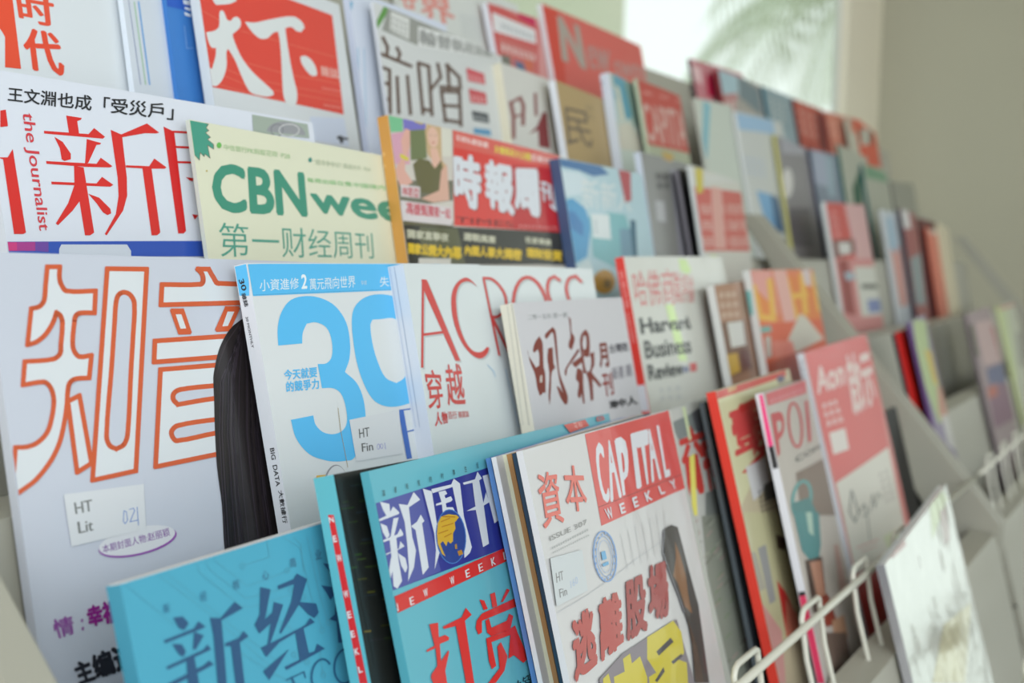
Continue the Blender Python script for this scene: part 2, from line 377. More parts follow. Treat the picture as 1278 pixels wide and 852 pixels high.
def clip(poly, w, h, e=.0004):
    for ax, lim, sg in ((0, e, 1), (0, w-e, -1), (1, e, 1), (1, h-e, -1)):
        out = []
        for i in range(len(poly)):
            a, b = poly[i-1], poly[i]; ia = (a[ax]-lim)*sg >= 0; ib = (b[ax]-lim)*sg >= 0
            if ia != ib:
                t = (lim-a[ax])/(b[ax]-a[ax]); out.append((a[0]+t*(b[0]-a[0]), a[1]+t*(b[1]-a[1])))
            if ib: out.append(b)
        poly = out
        if len(poly) < 3: return []
    return poly
STEP = .000006
def print_mesh(name, art, mw, w, h, dfun, m, parent, off=.00012, surf='front', T=0):
    """project the print on to the sheet at its place and build it as one mesh in local coordinates"""
    mi = mw.inverted(); o = mi @ CAMPOS; rot = mi.to_3x3(); V_ = []; F_ = []; C_ = []; cache = {}
    def hit(p):
        if p in cache: return cache[p]
        d = rot @ ray(*p)
        if surf == 'front':
            y = -T
            for _ in range(3):
                t = (y-o.y)/d.y; q = o+d*t; y = -T-dfun(max(0, min(w, q.x)), max(0, min(h, q.z)))
            r = (q.x, q.z)
        else:
            t = (0-o.x)/d.x; q = o+d*t; r = (-q.y, q.z)
        cache[p] = r; return r
    W = w if surf == 'front' else T
    for col, tris, li in art.items:
        lay = off+li*STEP; c = rgb(col)
        stack = []
        for t in tris:
            uv = [hit((round(p[0], 3), round(p[1], 3))) for p in t]
            pl = clip(uv, W, h)
            for i in range(1, len(pl)-1): stack.append((pl[0], pl[i], pl[i+1]))
        while stack:
            t = stack.pop(); L = [math.hypot(t[i][0]-t[i-1][0], t[i][1]-t[i-1][1]) for i in range(3)]
            mx = max(L)
            if mx > .008 and surf == 'front':
                i = L.index(mx); a, b, c3 = t[i-1], t[i], t[(i+1) % 3]; md = ((a[0]+b[0])/2, (a[1]+b[1])/2)
                stack += [(a, md, c3), (md, b, c3)]; continue
            n0 = len(V_)
            if surf == 'front': V_ += [(x, -T-dfun(x, z)-lay, z) for x, z in t]
            else: V_ += [(-lay, -y, z) for y, z in t]
            ar = (t[1][0]-t[0][0])*(t[2][1]-t[0][1])-(t[2][0]-t[0][0])*(t[1][1]-t[0][1])
            F_.append((n0, n0+1, n0+2) if ar > 0 else (n0, n0+2, n0+1)); C_.append(c)
    if not F_: return None
    return link_mesh(name, V_, F_, m, parent, C_)

ROWS = {}
REPORT = []
def mag(label, row, tl, bl, T=.005, w=.21, color=(220, 222, 222), spine=None, art=None, spine_art=None, gloss='gloss',
        tr=None, bow=.0012, lab=None, lab_art=None, lab_col=(214, 217, 220), cat='magazine', extra=0, group=None, top=None, right_px=None, round_c=0, pages_up=-.0012, name='magazine', minh=0, back=None):
    st = ROWS.setdefault(row, []); base = rowbase(row)
    eV, eN = rowax(row); ui = .3; yL = yR = 0
    def front(j, x): uj, wj, Tj, l, r_ = j; return l+(r_-l)*(x-uj)/wj+Tj+.0008
    def seat(u, w_):
        l = r_ = .0006
        for j in st:
            if j[0] <= u <= j[0]+j[1]: l = max(l, front(j, u))
            if j[0] <= u+w_ <= j[0]+j[1]: r_ = max(r_, front(j, u+w_))
        for j in st:
            e = j[0]+j[1]
            if u < e < u+w_:
                t = (e-u)/w_; need = front(j, e); have = l+(r_-l)*t
                if have < need:
                    if t < .7: l = l+(need-have)/(1-t)
                    else: l += need-have; r_ += need-have
        return min(l, .06)+extra, min(r_, .06)+extra
    for _ in range(60):
        th = math.asin(max(-.3, min(.4, (yL-yR)/w))); eu = eX*math.cos(th)-eN*math.sin(th); n_ = eN*math.cos(th)+eX*math.sin(th)
        Q = base+eX*ui+eN*yL+n_*T
        def inter(p):
            d = ray(*p); return CAMPOS+d*((Q-CAMPOS).dot(n_)/d.dot(n_))
        P_ = inter(tl); ui = (P_-n_*T).dot(eX); nl, nr = seat(ui, w); yL += .3*(nl-yL); yR += .3*(nr-yR)
        if right_px: w = min(.262, max(.05, (inter(right_px)-P_).length))
    y = yL
    B = inter(bl); dv = (P_-B).normalized(); phi = math.atan2(-dv.dot(eu), dv.dot(eV))
    if tr:
        dt = (inter(tr)-P_).normalized(); phi2 = math.atan2(dt.dot(eV), dt.dot(eu)); REPORT.append((label[:36], round(math.degrees(phi), 1), round(math.degrees(phi2), 1), round((inter(tr)-P_).length, 3)))
        phi = phi*.2+phi2*.8
    else: phi = max(-.03, min(.035, phi))
    eu2 = eu*math.cos(phi)+eV*math.sin(phi); ev2 = -eu*math.sin(phi)+eV*math.cos(phi)
    hv = (P_-base).dot(eV); h = hv/math.cos(phi)
    if phi < 0: h -= w*abs(math.sin(phi))
    h -= .001; h = max(h, minh)
    O_ = P_-ev2*h-n_*T
    st.append((O_.dot(eX), w, T, yL, yR)); yb = -n_
    mw = Matrix(((eu2.x, yb.x, ev2.x, O_.x), (eu2.y, yb.y, ev2.y, O_.y), (eu2.z, yb.z, ev2.z, O_.z), (0, 0, 0, 1)))
    REPORT.append((label[:36], 'row', row, 'x', round(O_.x, 3), round(O_.x+w, 3), 'h', round(h, 3), 'y', round(yL, 4), round(yR, 4), 'phi', round(math.degrees(phi), 1)))
    root = empty(name, mw=mw); tag(root, label, cat, group)
    A = min(bow, .002) if T > .0025 else bow*.4
    def dfun(x, z): return -A*.0+A*(math.sin(math.pi*min(1, max(0, x/w)))**1)*(.3+.7*min(1, max(0, z/h)))*.6
    # cover: front sheet grid wrapped round the spine, with a back sheet
    nx, nz = 12, 8; vs = []; fs = []; cs = []; th_ = .00035; cc = rgb(color); sc = rgb(spine or color); bc = rgb(back or color)
    def addgrid(fn, nx, nz, c, flip=False):
        n0 = len(vs)
        for j in range(nz+1):
            for i in range(nx+1): vs.append(fn(i/nx, j/nz))
        for j in range(nz):
            for i in range(nx):
                q = (n0+j*(nx+1)+i, n0+j*(nx+1)+i+1, n0+(j+1)*(nx+1)+i+1, n0+(j+1)*(nx+1)+i)
                fs.append(q[::-1] if flip else q); cs.append(c)
    rc = round_c
    def fx(u, v_):                                    # optional soft top-left corner
        x, z = u*w, v_*h
        if rc and x < rc and z > h-rc:
            z = min(z, h-rc+math.sqrt(max(0, rc*rc-(rc-x)**2)))
        return x, z
    addgrid(lambda u, v_: (fx(u, v_)[0], -T-dfun(*fx(u, v_)), fx(u, v_)[1]), nx, nz, cc)
    addgrid(lambda u, v_: (u*w, -T-dfun(u*w, v_*h)+th_, v_*h-(rc*.3 if rc and v_ > .99 and u < .05 else 0)), nx, nz, rgb((226, 227, 226)), True)
    addgrid(lambda u, v_: (0, -T*u, v_*h-(rc if rc and v_ > .99 else 0)), 1, nz, sc)
    addgrid(lambda u, v_: (u*w, 0, v_*h), 1, 1, bc, True)
    # rims
    for (zf) in (0, 1):
        addgrid(lambda u, v_: (u*w, -T-dfun(u*w, zf*h)+v_*th_, zf*h-(rc if rc and zf and u < .05 else 0)), nx, 1, rgb((232, 232, 230)), zf == 0)
    addgrid(lambda u, v_: (w, -T-dfun(w, v_*h)+u*th_, v_*h), 1, nz, rgb((232, 232, 230)))
    link_mesh('cover', vs, fs, M[gloss], root, cs)
    if T > .0012:
        pv, pf = boxvf(.0006, w-.0012, -T+th_+.0001, -.0003, .001, h+pages_up)
        link_mesh('pages', pv, pf, M['pages'], root)
    if art: print_mesh('cover_print', art, mw, w, h, dfun, M[gloss], root, T=T)
    if spine_art: print_mesh('spine_print', spine_art, mw, w, h, dfun, M[gloss], root, surf='spine', T=T)
    if lab:
        la = Art().P(lab_col, *lab); lo = print_mesh('shelf_label', la, mw, w, h, dfun, M['label'], root, off=.00018+STEP*art.lay, T=T)
        if lo and lab_art: print_mesh('label_print', lab_art, mw, w, h, dfun, M['label'], lo, off=.0002+STEP*(art.lay+3), T=T)
    return root
#MAGS-BEGIN
W1 = (216, 222, 226); RED = (216, 46, 42); OR = (205, 92, 52)
# ================= row 1 (top) =================
a = Art().F(460, 0, 4.258)
a.T('世界', (214, 140, 130), 120, -60, 440, -30, 470, 150, 150, 70, b=.02)
a.G((190, 195, 195), 480, 60, 600, 90, 610, 220, 500, 190, nx=6, ny=5)
mag('pale grey magazine with faded red characters, peeking above the brown-lettered one', 1, (490, -60), (500, 60), T=.006, w=.20, color=(205, 208, 203), art=a, gloss='matte')
a = Art().F(460, 0, 4.258)
a.P((200, 90, 88), 622, 10, 690, 30, 900, 140, 905, 420, 690, 400, 640, 180)
a.P((222, 222, 222), 655, 65, 885, 160, 890, 235, 665, 165)
a.G((150, 160, 165), 700, 100, 880, 170, 882, 215, 705, 150, nx=9)
a.P((196, 32, 84), 790, 65, 885, 75, 888, 145, 800, 95)
a.P((200, 110, 105), 690, 190, 890, 265, 900, 420, 700, 330)
a.G((228, 215, 210), 700, 200, 890, 270, 892, 330, 705, 270, nx=7)
a.P((90, 110, 140), 770, 320, 820, 335, 840, 390, 790, 370); a.P((205, 110, 80), 830, 310, 870, 330, 870, 380, 835, 360); a.P((120, 120, 110), 700, 290, 750, 300, 760, 360, 710, 340)
mag('small crimson and white magazine with a pink corner, left of the plain red cover', 1, (608, 3), (622, 80), tr=(672, 24), T=.006, w=.19, color=(212, 150, 146), spine=(215, 215, 222), art=a, gloss='matte')
a = Art().F(660, 0, 3.994)
a.P((208, 66, 52), 66, 28, 150, 60, 190, 460, 95, 400)  # redder left strip: the glare washing the rest is put into the colours
a.T('N', (170, 160, 150), 138, 75, 250, 130, 290, 350, 165, 300, sm=.05)
a.T('ew', (184, 140, 134), 285, 220, 400, 250, 410, 370, 300, 340, sm=.03)
a.T('sweek', (190, 140, 134), 420, 260, 640, 300, 640, 420, 425, 380, sm=.03)
a.P((150, 120, 125), 250, 62, 310, 72, 312, 92, 258, 84)
mag('red-covered news magazine with a grey serif title, standing highest at mid rack', 1, (676, 4), (693, 98), tr=(803, 60), right_px=(805, 62), T=.0055, w=.2, color=(214, 98, 90), spine=(214, 214, 218), art=a, gloss='gloss')
a = Art().F(880, 60, 3.21)
a.P((188, 30, 70), 5, 110, 40, 90, 45, 200, 10, 190).P((225, 190, 190), -60, 60, -20, 80, -10, 150, -50, 120)
mag('dark-edged magazine with a crimson and white cover against the bright window', 1, (861, 73), (876, 122), T=.004, w=.2, color=(196, 128, 134), spine=(70, 62, 62), art=a, gloss='matte')
a = Art().F(880, 60, 3.21)
a.P((168, 198, 208), 45, 85, 130, 110, 135, 190, 55, 180)
a.P((190, 130, 130), 40, 190, 130, 180, 120, 250, 60, 300).G((225, 205, 200), 55, 195, 130, 190, 130, 240, 60, 250, nx=4)
a.P((110, 130, 138), 130, 105, 210, 165, 225, 270, 140, 200)
mag('magazine with a dark red spine and pale blue top, upper row before the bright window', 1, (896, 86), (925, 205), T=.006, w=.25, color=(168, 162, 155), spine=(128, 30, 40), art=a, gloss='gloss')
a = Art().F(880, 60, 3.21)
a.P((140, 160, 165), 240, 160, 330, 205, 345, 340, 262, 290).G((190, 195, 190), 255, 190, 325, 215, 330, 300, 262, 270, nx=3, ny=4)
mag('grey-green magazine with a deep teal spine, upper row before the bright window', 1, (953, 108), (965, 160), T=.005, w=.2, color=(150, 170, 175), spine=(48, 104, 118), art=a, gloss='matte')
a = Art().F(880, 60, 3.21)
a.G((214, 170, 155), 370, 225, 440, 260, 455, 370, 385, 340, nx=3, ny=3).P((110, 26, 26), 440, 250, 480, 270, 495, 420, 460, 400)
mag('brick-red magazine in the top row, fourth from the far end', 1, (990, 124), (1004, 180), T=.004, w=.2, color=(184, 84, 68), spine=(90, 50, 46), art=a, gloss='matte')
a = Art().F(880, 60, 3.21)
a.G((226, 170, 150), 490, 275, 560, 300, 565, 360, 500, 350, nx=3, ny=2)
mag('salmon-red magazine in the top row, behind a thin green spine', 1, (1030, 139), (1042, 200), T=.004, w=.2, color=(206, 130, 108), spine=(150, 60, 46), art=a, gloss='matte')
mag('pale grey plain magazine in the top row, beside the last red-framed one', 1, (1056, 147), (1062, 200), T=.004, w=.2, color=(188, 186, 168), art=Art().P((205, 130, 105), 1060, 148, 1072, 149, 1074, 165, 1062, 165), gloss='matte')
a = Art().F(880, 60, 3.21)
a.P((60, 80, 60), 610, 320, 668, 330, 668, 385, 612, 385).P((205, 200, 185), 628, 322, 655, 325, 655, 385, 630, 390)
mag('red-framed magazine with a dark picture, last of the top row', 1, (1069, 148), (1078, 205), T=.004, w=.19, color=(208, 92, 66), art=a, gloss='matte')

# ================= row 2 =================
a = Art()
a.T('时', (226, 84, 58), 18, -12, 66, -4, 70, 35, 24, 26, sm=.03, b=.02).T('代', (226, 76, 50), 26, 33, 74, 42, 82, 96, 32, 86, sm=.04, b=.02)
a.P((228, 80, 52), -5, -20, 13, -20, 26, 86, 6, 84, 6, 46, 0, 36, -5, 36)
mag('white magazine with orange-red characters, top-left corner of the rack', 2, (-30, -60), (-22, 40), T=.006, w=.205, color=W1, art=a, gloss='gloss', right_px=(172, -20))
a = Art().F(0, 0, 3.994)
a.L((120, 170, 225), 2, 690, 10, 745, 420).L((170, 205, 175), 1.5, 668, 10, 725, 420).L((150, 160, 190), 1, 640, 0, 700, 420)
mag('white magazine with fine blue stripes near its edge, left of the solid blue one', 2, (150, -25), (158, 60), T=.003, w=.10, color=(214, 222, 232), art=a, gloss='gloss', right_px=(214, -14))
a = Art().F(0, 0, 3.994)
a.P((44, 92, 186), 800, -60, 960, -40, 960, 60, 830, 30).P((232, 238, 244), 910, 0, 945, 5, 948, 28, 915, 20).P((232, 238, 244), 918, 34, 950, 42, 950, 56, 922, 46).P((232, 238, 244), 916, 60, 950, 72, 952, 86, 922, 76)
a.L((130, 165, 215), .8, 918, 130, 930, 240, 960, 240)
mag('solid blue magazine showing as a narrow strip beside the red calligraphy cover', 2, (204, -25), (211, 60), T=.004, w=.16, color=(62, 124, 196), art=a, gloss='matte')
a = Art().F(230, 0, 6.086)
a.P((222, 74, 62), 104, -160, 640, -60, 1122, 116, 1210, 870, 600, 740, 105, 638)
for q in ((115, 70, 260, 150), (430, 235, 700, 310, 1160, 440), (120, 340, 480, 480, 760, 560, 1190, 640), (125, 450, 500, 600, 1190, 730), (120, 500, 480, 650, 1195, 780), (120, 600, 600, 740, 900, 800)):
    a.L((226, 112, 92), .9, *q)
g = (219, 224, 224)
a.P(g, 215, -60, 215, 0, 240, 38, 340, 30, 395, 8, 398, -60, sm=1)
a.P(g, 275, 80, 295, 85, 325, 150, 350, 160, 380, 130, 410, 135, 428, 170, 420, 210, 365, 260, 370, 290, 430, 430, 520, 550, 670, 690, 678, 720, 630, 735, 530, 715, 490, 690, 430, 570, 380, 450, 330, 370, 318, 400, 320, 500, 290, 600, 245, 652, 215, 650, 175, 600, 163, 540, 180, 505, 208, 525, 235, 430, 240, 365, 205, 360, 180, 310, 165, 245, 230, 232, 262, 200, 265, 100, sm=1)
a.P(g, 460, 165, 530, 172, 640, 150, 820, 125, 890, 165, 912, 210, 885, 245, 850, 235, 810, 205, 765, 215, 770, 260, 800, 450, 830, 600, 855, 700, 850, 780, 820, 812, 785, 795, 755, 740, 745, 650, 735, 450, 722, 300, 710, 240, 675, 250, 630, 290, 580, 295, 530, 260, 480, 200, sm=1)
a.P(g, 880, 430, 920, 425, 975, 470, 1005, 540, 1005, 575, 965, 575, 920, 530, 885, 470, sm=1)
a.T('雜誌', (232, 180, 170), 1030, 495, 1165, 525, 1178, 605, 1038, 575, b=.02)
a.G((236, 150, 140), 1040, 645, 1185, 675, 1188, 705, 1045, 680, nx=9).G((238, 160, 150), 1055, 775, 1195, 800, 1198, 830, 1060, 808, nx=9)
a.F(220, 130, 3.994).P((205, 214, 232), 665, 62, 835, 70, 860, 210, 672, 180)
a.P((60, 62, 70), 800, 160, 822, 156, 824, 162, 856, 170, 856, 178, 830, 178, 832, 195, 815, 195, 812, 178, 800, 172)
mag('magazine with white brush calligraphy on a bright red block, upper left', 2, (240, -60), (243, 110), tr=(420, -8), right_px=(421, -8), T=.006, w=.2, color=(214, 219, 222), art=a, gloss='film', bow=.004)
a = Art().F(220, 0, 3.994)
a.L((150, 190, 215), 1.5, 905, 240, 920, 730).L((150, 190, 215), 1, 935, 240, 950, 730).P((90, 165, 200), 835, 0, 880, 10, 848, 180, 838, 150)
mag('pale lilac-blue magazine between the red calligraphy cover and the brown-lettered one', 2, (434, -14), (440, 120), T=.005, w=.12, color=(205, 212, 226), spine=(206, 214, 236), art=a, gloss='gloss')
a = Art().F(460, 0, 4.258); br = (100, 78, 68)
a.P((96, 150, 76), 95, 5, 120, 35, 10, 215, 0, 200)
a.P((150, 152, 146), 105, 35, 250, 105, 430, 180, 700, 255, 740, 330, 450, 262, 255, 240, 70, 160)
a.P((214, 216, 212), 118, 60, 216, 100, 214, 212, 112, 160).G((150, 152, 150), 122, 75, 212, 115, 210, 200, 116, 160, nx=4, ny=3)
a.P((220, 222, 220), 262, 140, 700, 262, 705, 325, 262, 245).T('輪替執政路難行', (150, 152, 150), 268, 150, 690, 268, 690, 318, 266, 236, b=.03)
for q in ((75, 200, 100, 250, 96, 295), (32, 272, 110, 305, 225, 352), (150, 255, 165, 285, 155, 325), (48, 345, 56, 600), (50, 350, 110, 372, 114, 600), (56, 432, 108, 448), (58, 520, 110, 530), (150, 410, 160, 600), (205, 405, 222, 605), (262, 335, 288, 605), (265, 335, 318, 352, 336, 612), (285, 578, 332, 590), (366, 340, 382, 410, 335, 470), (418, 345, 428, 470), (412, 345, 480, 410, 487, 470, 380, 462), (385, 482, 408, 645), (385, 484, 482, 490, 490, 668), (396, 560, 486, 566), (402, 636, 488, 652)):
    a.L(br, 4.2, *q)
a.P((206, 80, 92), 518, 360, 612, 392, 620, 450, 526, 430).P((200, 76, 84), 530, 470, 622, 495, 628, 555, 540, 545)
a.G((228, 170, 170), 524, 372, 610, 400, 614, 444, 530, 424, nx=4).G((228, 170, 170), 538, 480, 618, 500, 622, 548, 545, 538, nx=4)
a.P((60, 66, 72), 546, 588, 634, 605, 640, 655, 556, 640).G((190, 195, 196), 556, 598, 630, 612, 632, 645, 560, 632, nx=4).P((84, 150, 190), 556, 680, 645, 690, 650, 722, 560, 708)
mag('magazine with large brown characters and a grey banner with green corner', 2, (466, 2), (472, 175), tr=(622, 56), right_px=(624, 60), T=.0028, w=.2, color=(208, 211, 210), spine=(205, 208, 214), art=a, gloss='gloss', bow=.004)
a = Art().F(460, 0, 4.258)
mr = (140, 90, 86)
a.L(mr, 5, 755, 545, 770, 620, 770, 730).L(mr, 5, 805, 520, 822, 560, 820, 660).L(mr, 3.5, 768, 540, 800, 520).L(mr, 3, 770, 620, 815, 610).L(mr, 4, 885, 500, 890, 610)
a.P((130, 60, 62), 925, 595, 945, 600, 950, 660, 965, 790, 905, 780, 900, 690, 850, 715, 895, 670)
mag('cream-spined magazine with blurred dark-red brushwork, upper row', 2, (625, 78), (641, 180), tr=(682, 100), T=.0075, w=.155, color=(204, 203, 196), spine=(218, 212, 190), art=a, gloss='matte')
a = Art().F(660, 0, 3.994)
a.T('民', (112, 100, 84), 170, 530, 300, 560, 320, 740, 190, 720)
a.G((150, 135, 105), 280, 500, 325, 515, 330, 600, 290, 590, nx=2, ny=2)
mag('kraft-brown magazine with a white spine and faint dark characters', 2, (693, 100), (710, 190), tr=(740, 122), T=.006, w=.15, color=(176, 152, 108), spine=(216, 220, 226), art=a, gloss='matte')
a = Art().F(660, 0, 3.994)
a.P((92, 156, 176), 415, 365, 535, 395, 545, 560, 490, 600, 430, 480).P((140, 168, 156), 470, 380, 540, 398, 555, 640, 520, 620)
a.P((205, 205, 185), 425, 420, 450, 440, 480, 590, 465, 600).P((170, 200, 214), 395, 440, 425, 440, 440, 600, 405, 580).P((200, 196, 180), 450, 620, 500, 610, 560, 700, 560, 760, 450, 740)
mag('magazine with a white lettered spine and blue-green picture, upper row', 2, (760, 90), (776, 200), T=.009, w=.15, color=(188, 200, 190), spine=(206, 214, 226), art=a, gloss='gloss',
    spine_art=Art().F(660, 0, 3.994).G((130, 140, 165), 345, 390, 385, 395, 400, 620, 360, 615, nx=1, ny=6))
a = Art().F(660, 0, 3.994)
a.P((190, 82, 72), 540, 392, 815, 468, 850, 775, 575, 715)
a.T('CAPITAL', (206, 170, 160), 558, 510, 800, 560, 830, 752, 585, 700, b=.01, sm=.02)
a.G((214, 150, 140), 555, 440, 800, 500, 800, 520, 560, 465, nx=3)
a.P((190, 160, 90), 660, 750, 720, 770, 720, 810, 680, 800).P((60, 60, 58), 650, 830, 800, 860, 800, 880, 660, 870)
mag('magazine with a red title block of tall condensed letters, upper row', 2, (795, 98), (808, 190), tr=(865, 120), T=.004, w=.17, color=(170, 176, 150), spine=(176, 186, 160), art=a, gloss='matte')
a = Art().F(660, 0, 3.994)
a.P((130, 180, 190), 870, 500, 905, 520, 890, 790, 865, 760).P((196, 140, 145), 810, 330, 880, 370, 890, 480, 830, 450)
mag('pale green-white magazine just right of the red title block', 2, (868, 122), (882, 200), T=.004, w=.12, color=(192, 200, 188), art=a, gloss='matte')
a = Art().F(880, 60, 3.21)
a.P((150, 186, 216), 118, 258, 270, 290, 280, 345, 130, 325).P((112, 165, 205), 205, 570, 275, 590, 310, 740, 240, 690).P((30, 86, 130), 262, 585, 292, 600, 318, 745, 285, 730)
a.G((175, 190, 210), 150, 420, 240, 440, 250, 520, 160, 500, nx=4, ny=3)
mag('tall white magazine with a sky-blue top band and deep blue foot', 2, (918, 138), (955, 260), T=.005, w=.2, color=(196, 200, 196), spine=(206, 208, 206), art=a, gloss='gloss')
a = Art().F(880, 60, 3.21)
a.P((160, 160, 170), 300, 345, 390, 365, 400, 430, 310, 420).O((212, 210, 206), 330, 540, 22, 60)
a.P((90, 86, 98), 335, 640, 420, 640, 440, 800, 345, 790)
mag('grey magazine with a yellow spine and a pale oval, beyond the white and blue one', 2, (968, 168), (988, 300), T=.0045, w=.2, color=(132, 130, 134), spine=(192, 186, 108), art=a, gloss='gloss')
a = Art().F(880, 60, 3.21)
a.P((160, 168, 184), 430, 405, 490, 430, 500, 560, 440, 540).P((150, 170, 180), 480, 430, 510, 445, 520, 600, 495, 590)
mag('blue-grey magazine with a dark navy spine, second row of the far bay', 2, (1010, 186), (1024, 260), T=.004, w=.2, color=(126, 138, 150), spine=(52, 52, 74), art=a, gloss='matte')
mag('grey-white magazine with a green spine, second row of the far bay', 2, (1046, 180), (1056, 245), T=.004, w=.2, color=(170, 172, 156), spine=(30, 96, 84), art=Art().F(880, 60, 3.21).P((32, 84, 60), 590, 560, 620, 480, 630, 620, 600, 640), gloss='matte')
mag('pale magazine with a dark teal spine and green top, second row of the far bay', 2, (1076, 205), (1090, 262), T=.005, w=.2, color=(168, 170, 154), spine=(24, 92, 92), art=Art().F(880, 60, 3.21).P((112, 150, 120), 640, 465, 720, 500, 735, 540, 645, 520), gloss='matte')
mag('grey-green magazine leaning last in the second row', 2, (1112, 226), (1124, 260), T=.004, w=.19, color=(146, 146, 132), spine=(120, 122, 112), gloss='matte')

# ================= row 3 =================
a = Art().F(0, 130, 4.369); r_ = (214, 44, 40)
for q in ((360, 62, 445, 75, 440, 85, 420, 92, 430, 160, 375, 158), (238, 145, 482, 163, 512, 130, 572, 178, 560, 188, 240, 160), (295, 178, 340, 205, 385, 270, 385, 300, 350, 310, 335, 300, 325, 240),
 (472, 190, 550, 212, 545, 220, 525, 222, 480, 320, 462, 325), (250, 310, 525, 325, 548, 292, 612, 338, 600, 345, 470, 342, 252, 325), (278, 422, 525, 432, 555, 396, 617, 440, 600, 450, 280, 437),
 (402, 335, 455, 345, 512, 700, 490, 715, 462, 715, 432, 530, 395, 580, 315, 660, 303, 650, 370, 540, 405, 440), (480, 488, 540, 510, 600, 570, 605, 595, 585, 605, 560, 590, 525, 540),
 (602, 140, 660, 165, 800, 105, 867, 155, 850, 160, 790, 158, 665, 180, 690, 400, 692, 500, 670, 580, 580, 715, 570, 708, 630, 600, 645, 500, 640, 400), (685, 333, 812, 338, 840, 296, 907, 345, 895, 352, 825, 352, 873, 700, 855, 715, 825, 715, 775, 350, 685, 345),
 (0, 35, 30, 30, 42, 120, 0, 125), (-20, 290, 40, 290, 68, 245, 140, 700, 125, 708, 75, 708, 15, 300)): a.P(r_, *q)
a.P((206, 24, 26), 890, 122, 948, 150, 1013, 690, 1000, 705, 970, 705)
for q in ((945, 150, 1200, 165), (955, 233, 1200, 245), (965, 316, 1200, 322)): a.L((206, 24, 26), 2.6, *q)
a.P((190, 24, 26), 1012, 398, 1060, 404, 1050, 420, 1032, 416).P((190, 24, 26), 1046, 600, 1080, 605, 1060, 630)
a.T('the Journalist', (208, 60, 70), 183, 52, 272, 690, 194, 690, 98, 40, sm=.012)
a.P((48, 84, 178), -40, 750, 1200, 745, 1200, 830, -40, 830).P((206, 62, 128), -40, 752, 90, 752, 90, 800, -40, 800).P((170, 62, 140), 90, 752, 190, 751, 190, 800, 90, 800).P((110, 72, 160), 190, 751, 262, 751, 262, 806, 190, 800)
a.P((205, 212, 222), 320, 790, 332, 765, 690, 765, 712, 800, 712, 830, 320, 830)
a.F(0, 0, 3.994).T('王文淵也成「受災戶」', (38, 40, 44), 38, 432, 866, 520, 862, 600, 36, 505, b=.015)
a.F(220, 130, 3.994).P((160, 172, 160), 376, 52, 652, 100, 662, 170, 382, 140).O((150, 152, 156), 545, 150, 98, 62, 8, a0=180, a1=360).O((120, 122, 128), 500, 130, 30, 30, 0, ring=1).O((205, 205, 206), 560, 130, 50, 30, 0, ring=1.2)
mag('white news magazine with large red serif characters above a blue band', 3, (-22, 84), (-12, 300), tr=(387, 140), right_px=(388, 142), T=.005, w=.22, color=(217, 222, 232), art=a, gloss='gloss')
a = Art().F(220, 130, 3.994); gn = (72, 156, 134)
a.P(gn, 46, 72, 142, 84, 145, 95, 160, 100, 148, 118, 162, 132, 145, 142, 170, 165, 155, 175, 185, 200, 186, 225, 155, 205, 168, 270, 142, 248, 138, 262, 118, 240, 115, 280, 75, 235, 60, 215)
a.L((110, 76, 60), .5, 145, 95, 160, 100, 148, 118, 162, 132, 145, 142, 170, 165, 155, 175, 185, 200, 186, 225, 155, 205, 168, 270, 142, 248, 138, 262, 118, 240, 115, 280, 75, 235)
gt = (64, 146, 122)
a.T('CBN', gt, 172, 288, 636, 338, 656, 565, 182, 536, b=.035)
a.T('weekly', gt, 655, 400, 1500, 480, 1560, 700, 690, 580, b=.03)
a.T('第一财经周刊', (84, 160, 140), 208, 588, 975, 640, 985, 770, 218, 760, b=-.004)
a.O((110, 186, 90), 212, 205, 12, 15).T('中信银行PK蚂蚁花呗 ·P28', (160, 196, 140), 235, 198, 565, 245, 565, 275, 238, 228)
a.O((60, 140, 130), 666, 278, 9, 12).T('“超市争夺记” 商战大片  P64', (176, 190, 160), 684, 272, 965, 312, 965, 338, 684, 300)
a.T('每周出版在售中国境内', (120, 196, 120), 650, 365, 1040, 405, 1040, 430, 652, 388)
a.O((190, 170, 90), 150, 333, 4, 5)
mag('pale yellow-green magazine with bold dark-green Latin title and torn green corner', 3, (236, 149), (253, 318), tr=(470, 188), T=.0022, w=.21, color=(224, 225, 200), spine=(200, 206, 196), art=a, gloss='gloss')
a = Art().F(440, 130, 3.994)
a.P((110, 110, 92), 185, 380, 500, 380, 500, 480, 200, 520)
a.P((120, 190, 144), 172, 58, 248, 55, 250, 136, 178, 140).P((120, 116, 190), 248, 55, 365, 60, 362, 128, 255, 135).P((190, 170, 90), 290, 60, 345, 70, 350, 105, 310, 90)
a.P((212, 160, 180), 185, 150, 280, 130, 285, 300, 200, 300).P((112, 122, 84), 285, 130, 362, 125, 370, 270, 290, 280)
a.P((216, 214, 200), 430, 60, 490, 110, 495, 260, 445, 260)
a.P((200, 170, 130), 375, 80, 415, 78, 440, 120, 445, 280, 470, 310, 470, 400, 440, 330, 372, 250, 360, 130)
a.O((224, 184, 164), 400, 165, 26, 52, -6).P((224, 180, 160), 385, 220, 420, 220, 440, 290, 400, 330)
a.P((104, 100, 66), 300, 300, 330, 270, 380, 280, 410, 320, 440, 280, 455, 350, 440, 450, 340, 440, 315, 380)
a.P((220, 170, 155), 208, 330, 250, 260, 240, 180, 262, 120, 285, 130, 285, 210, 262, 280, 260, 330, 300, 390, 240, 420)
a.P((214, 170, 150), 440, 330, 470, 300, 482, 480, 400, 490, 340, 470, 430, 430)
a.P((212, 200, 70), 235, 245, 280, 268, 275, 285, 235, 265)
a.O((74, 52, 36), 387, 155, 3, 2).O((74, 52, 36), 412, 157, 3, 2).O((190, 90, 90), 400, 192, 8, 3)
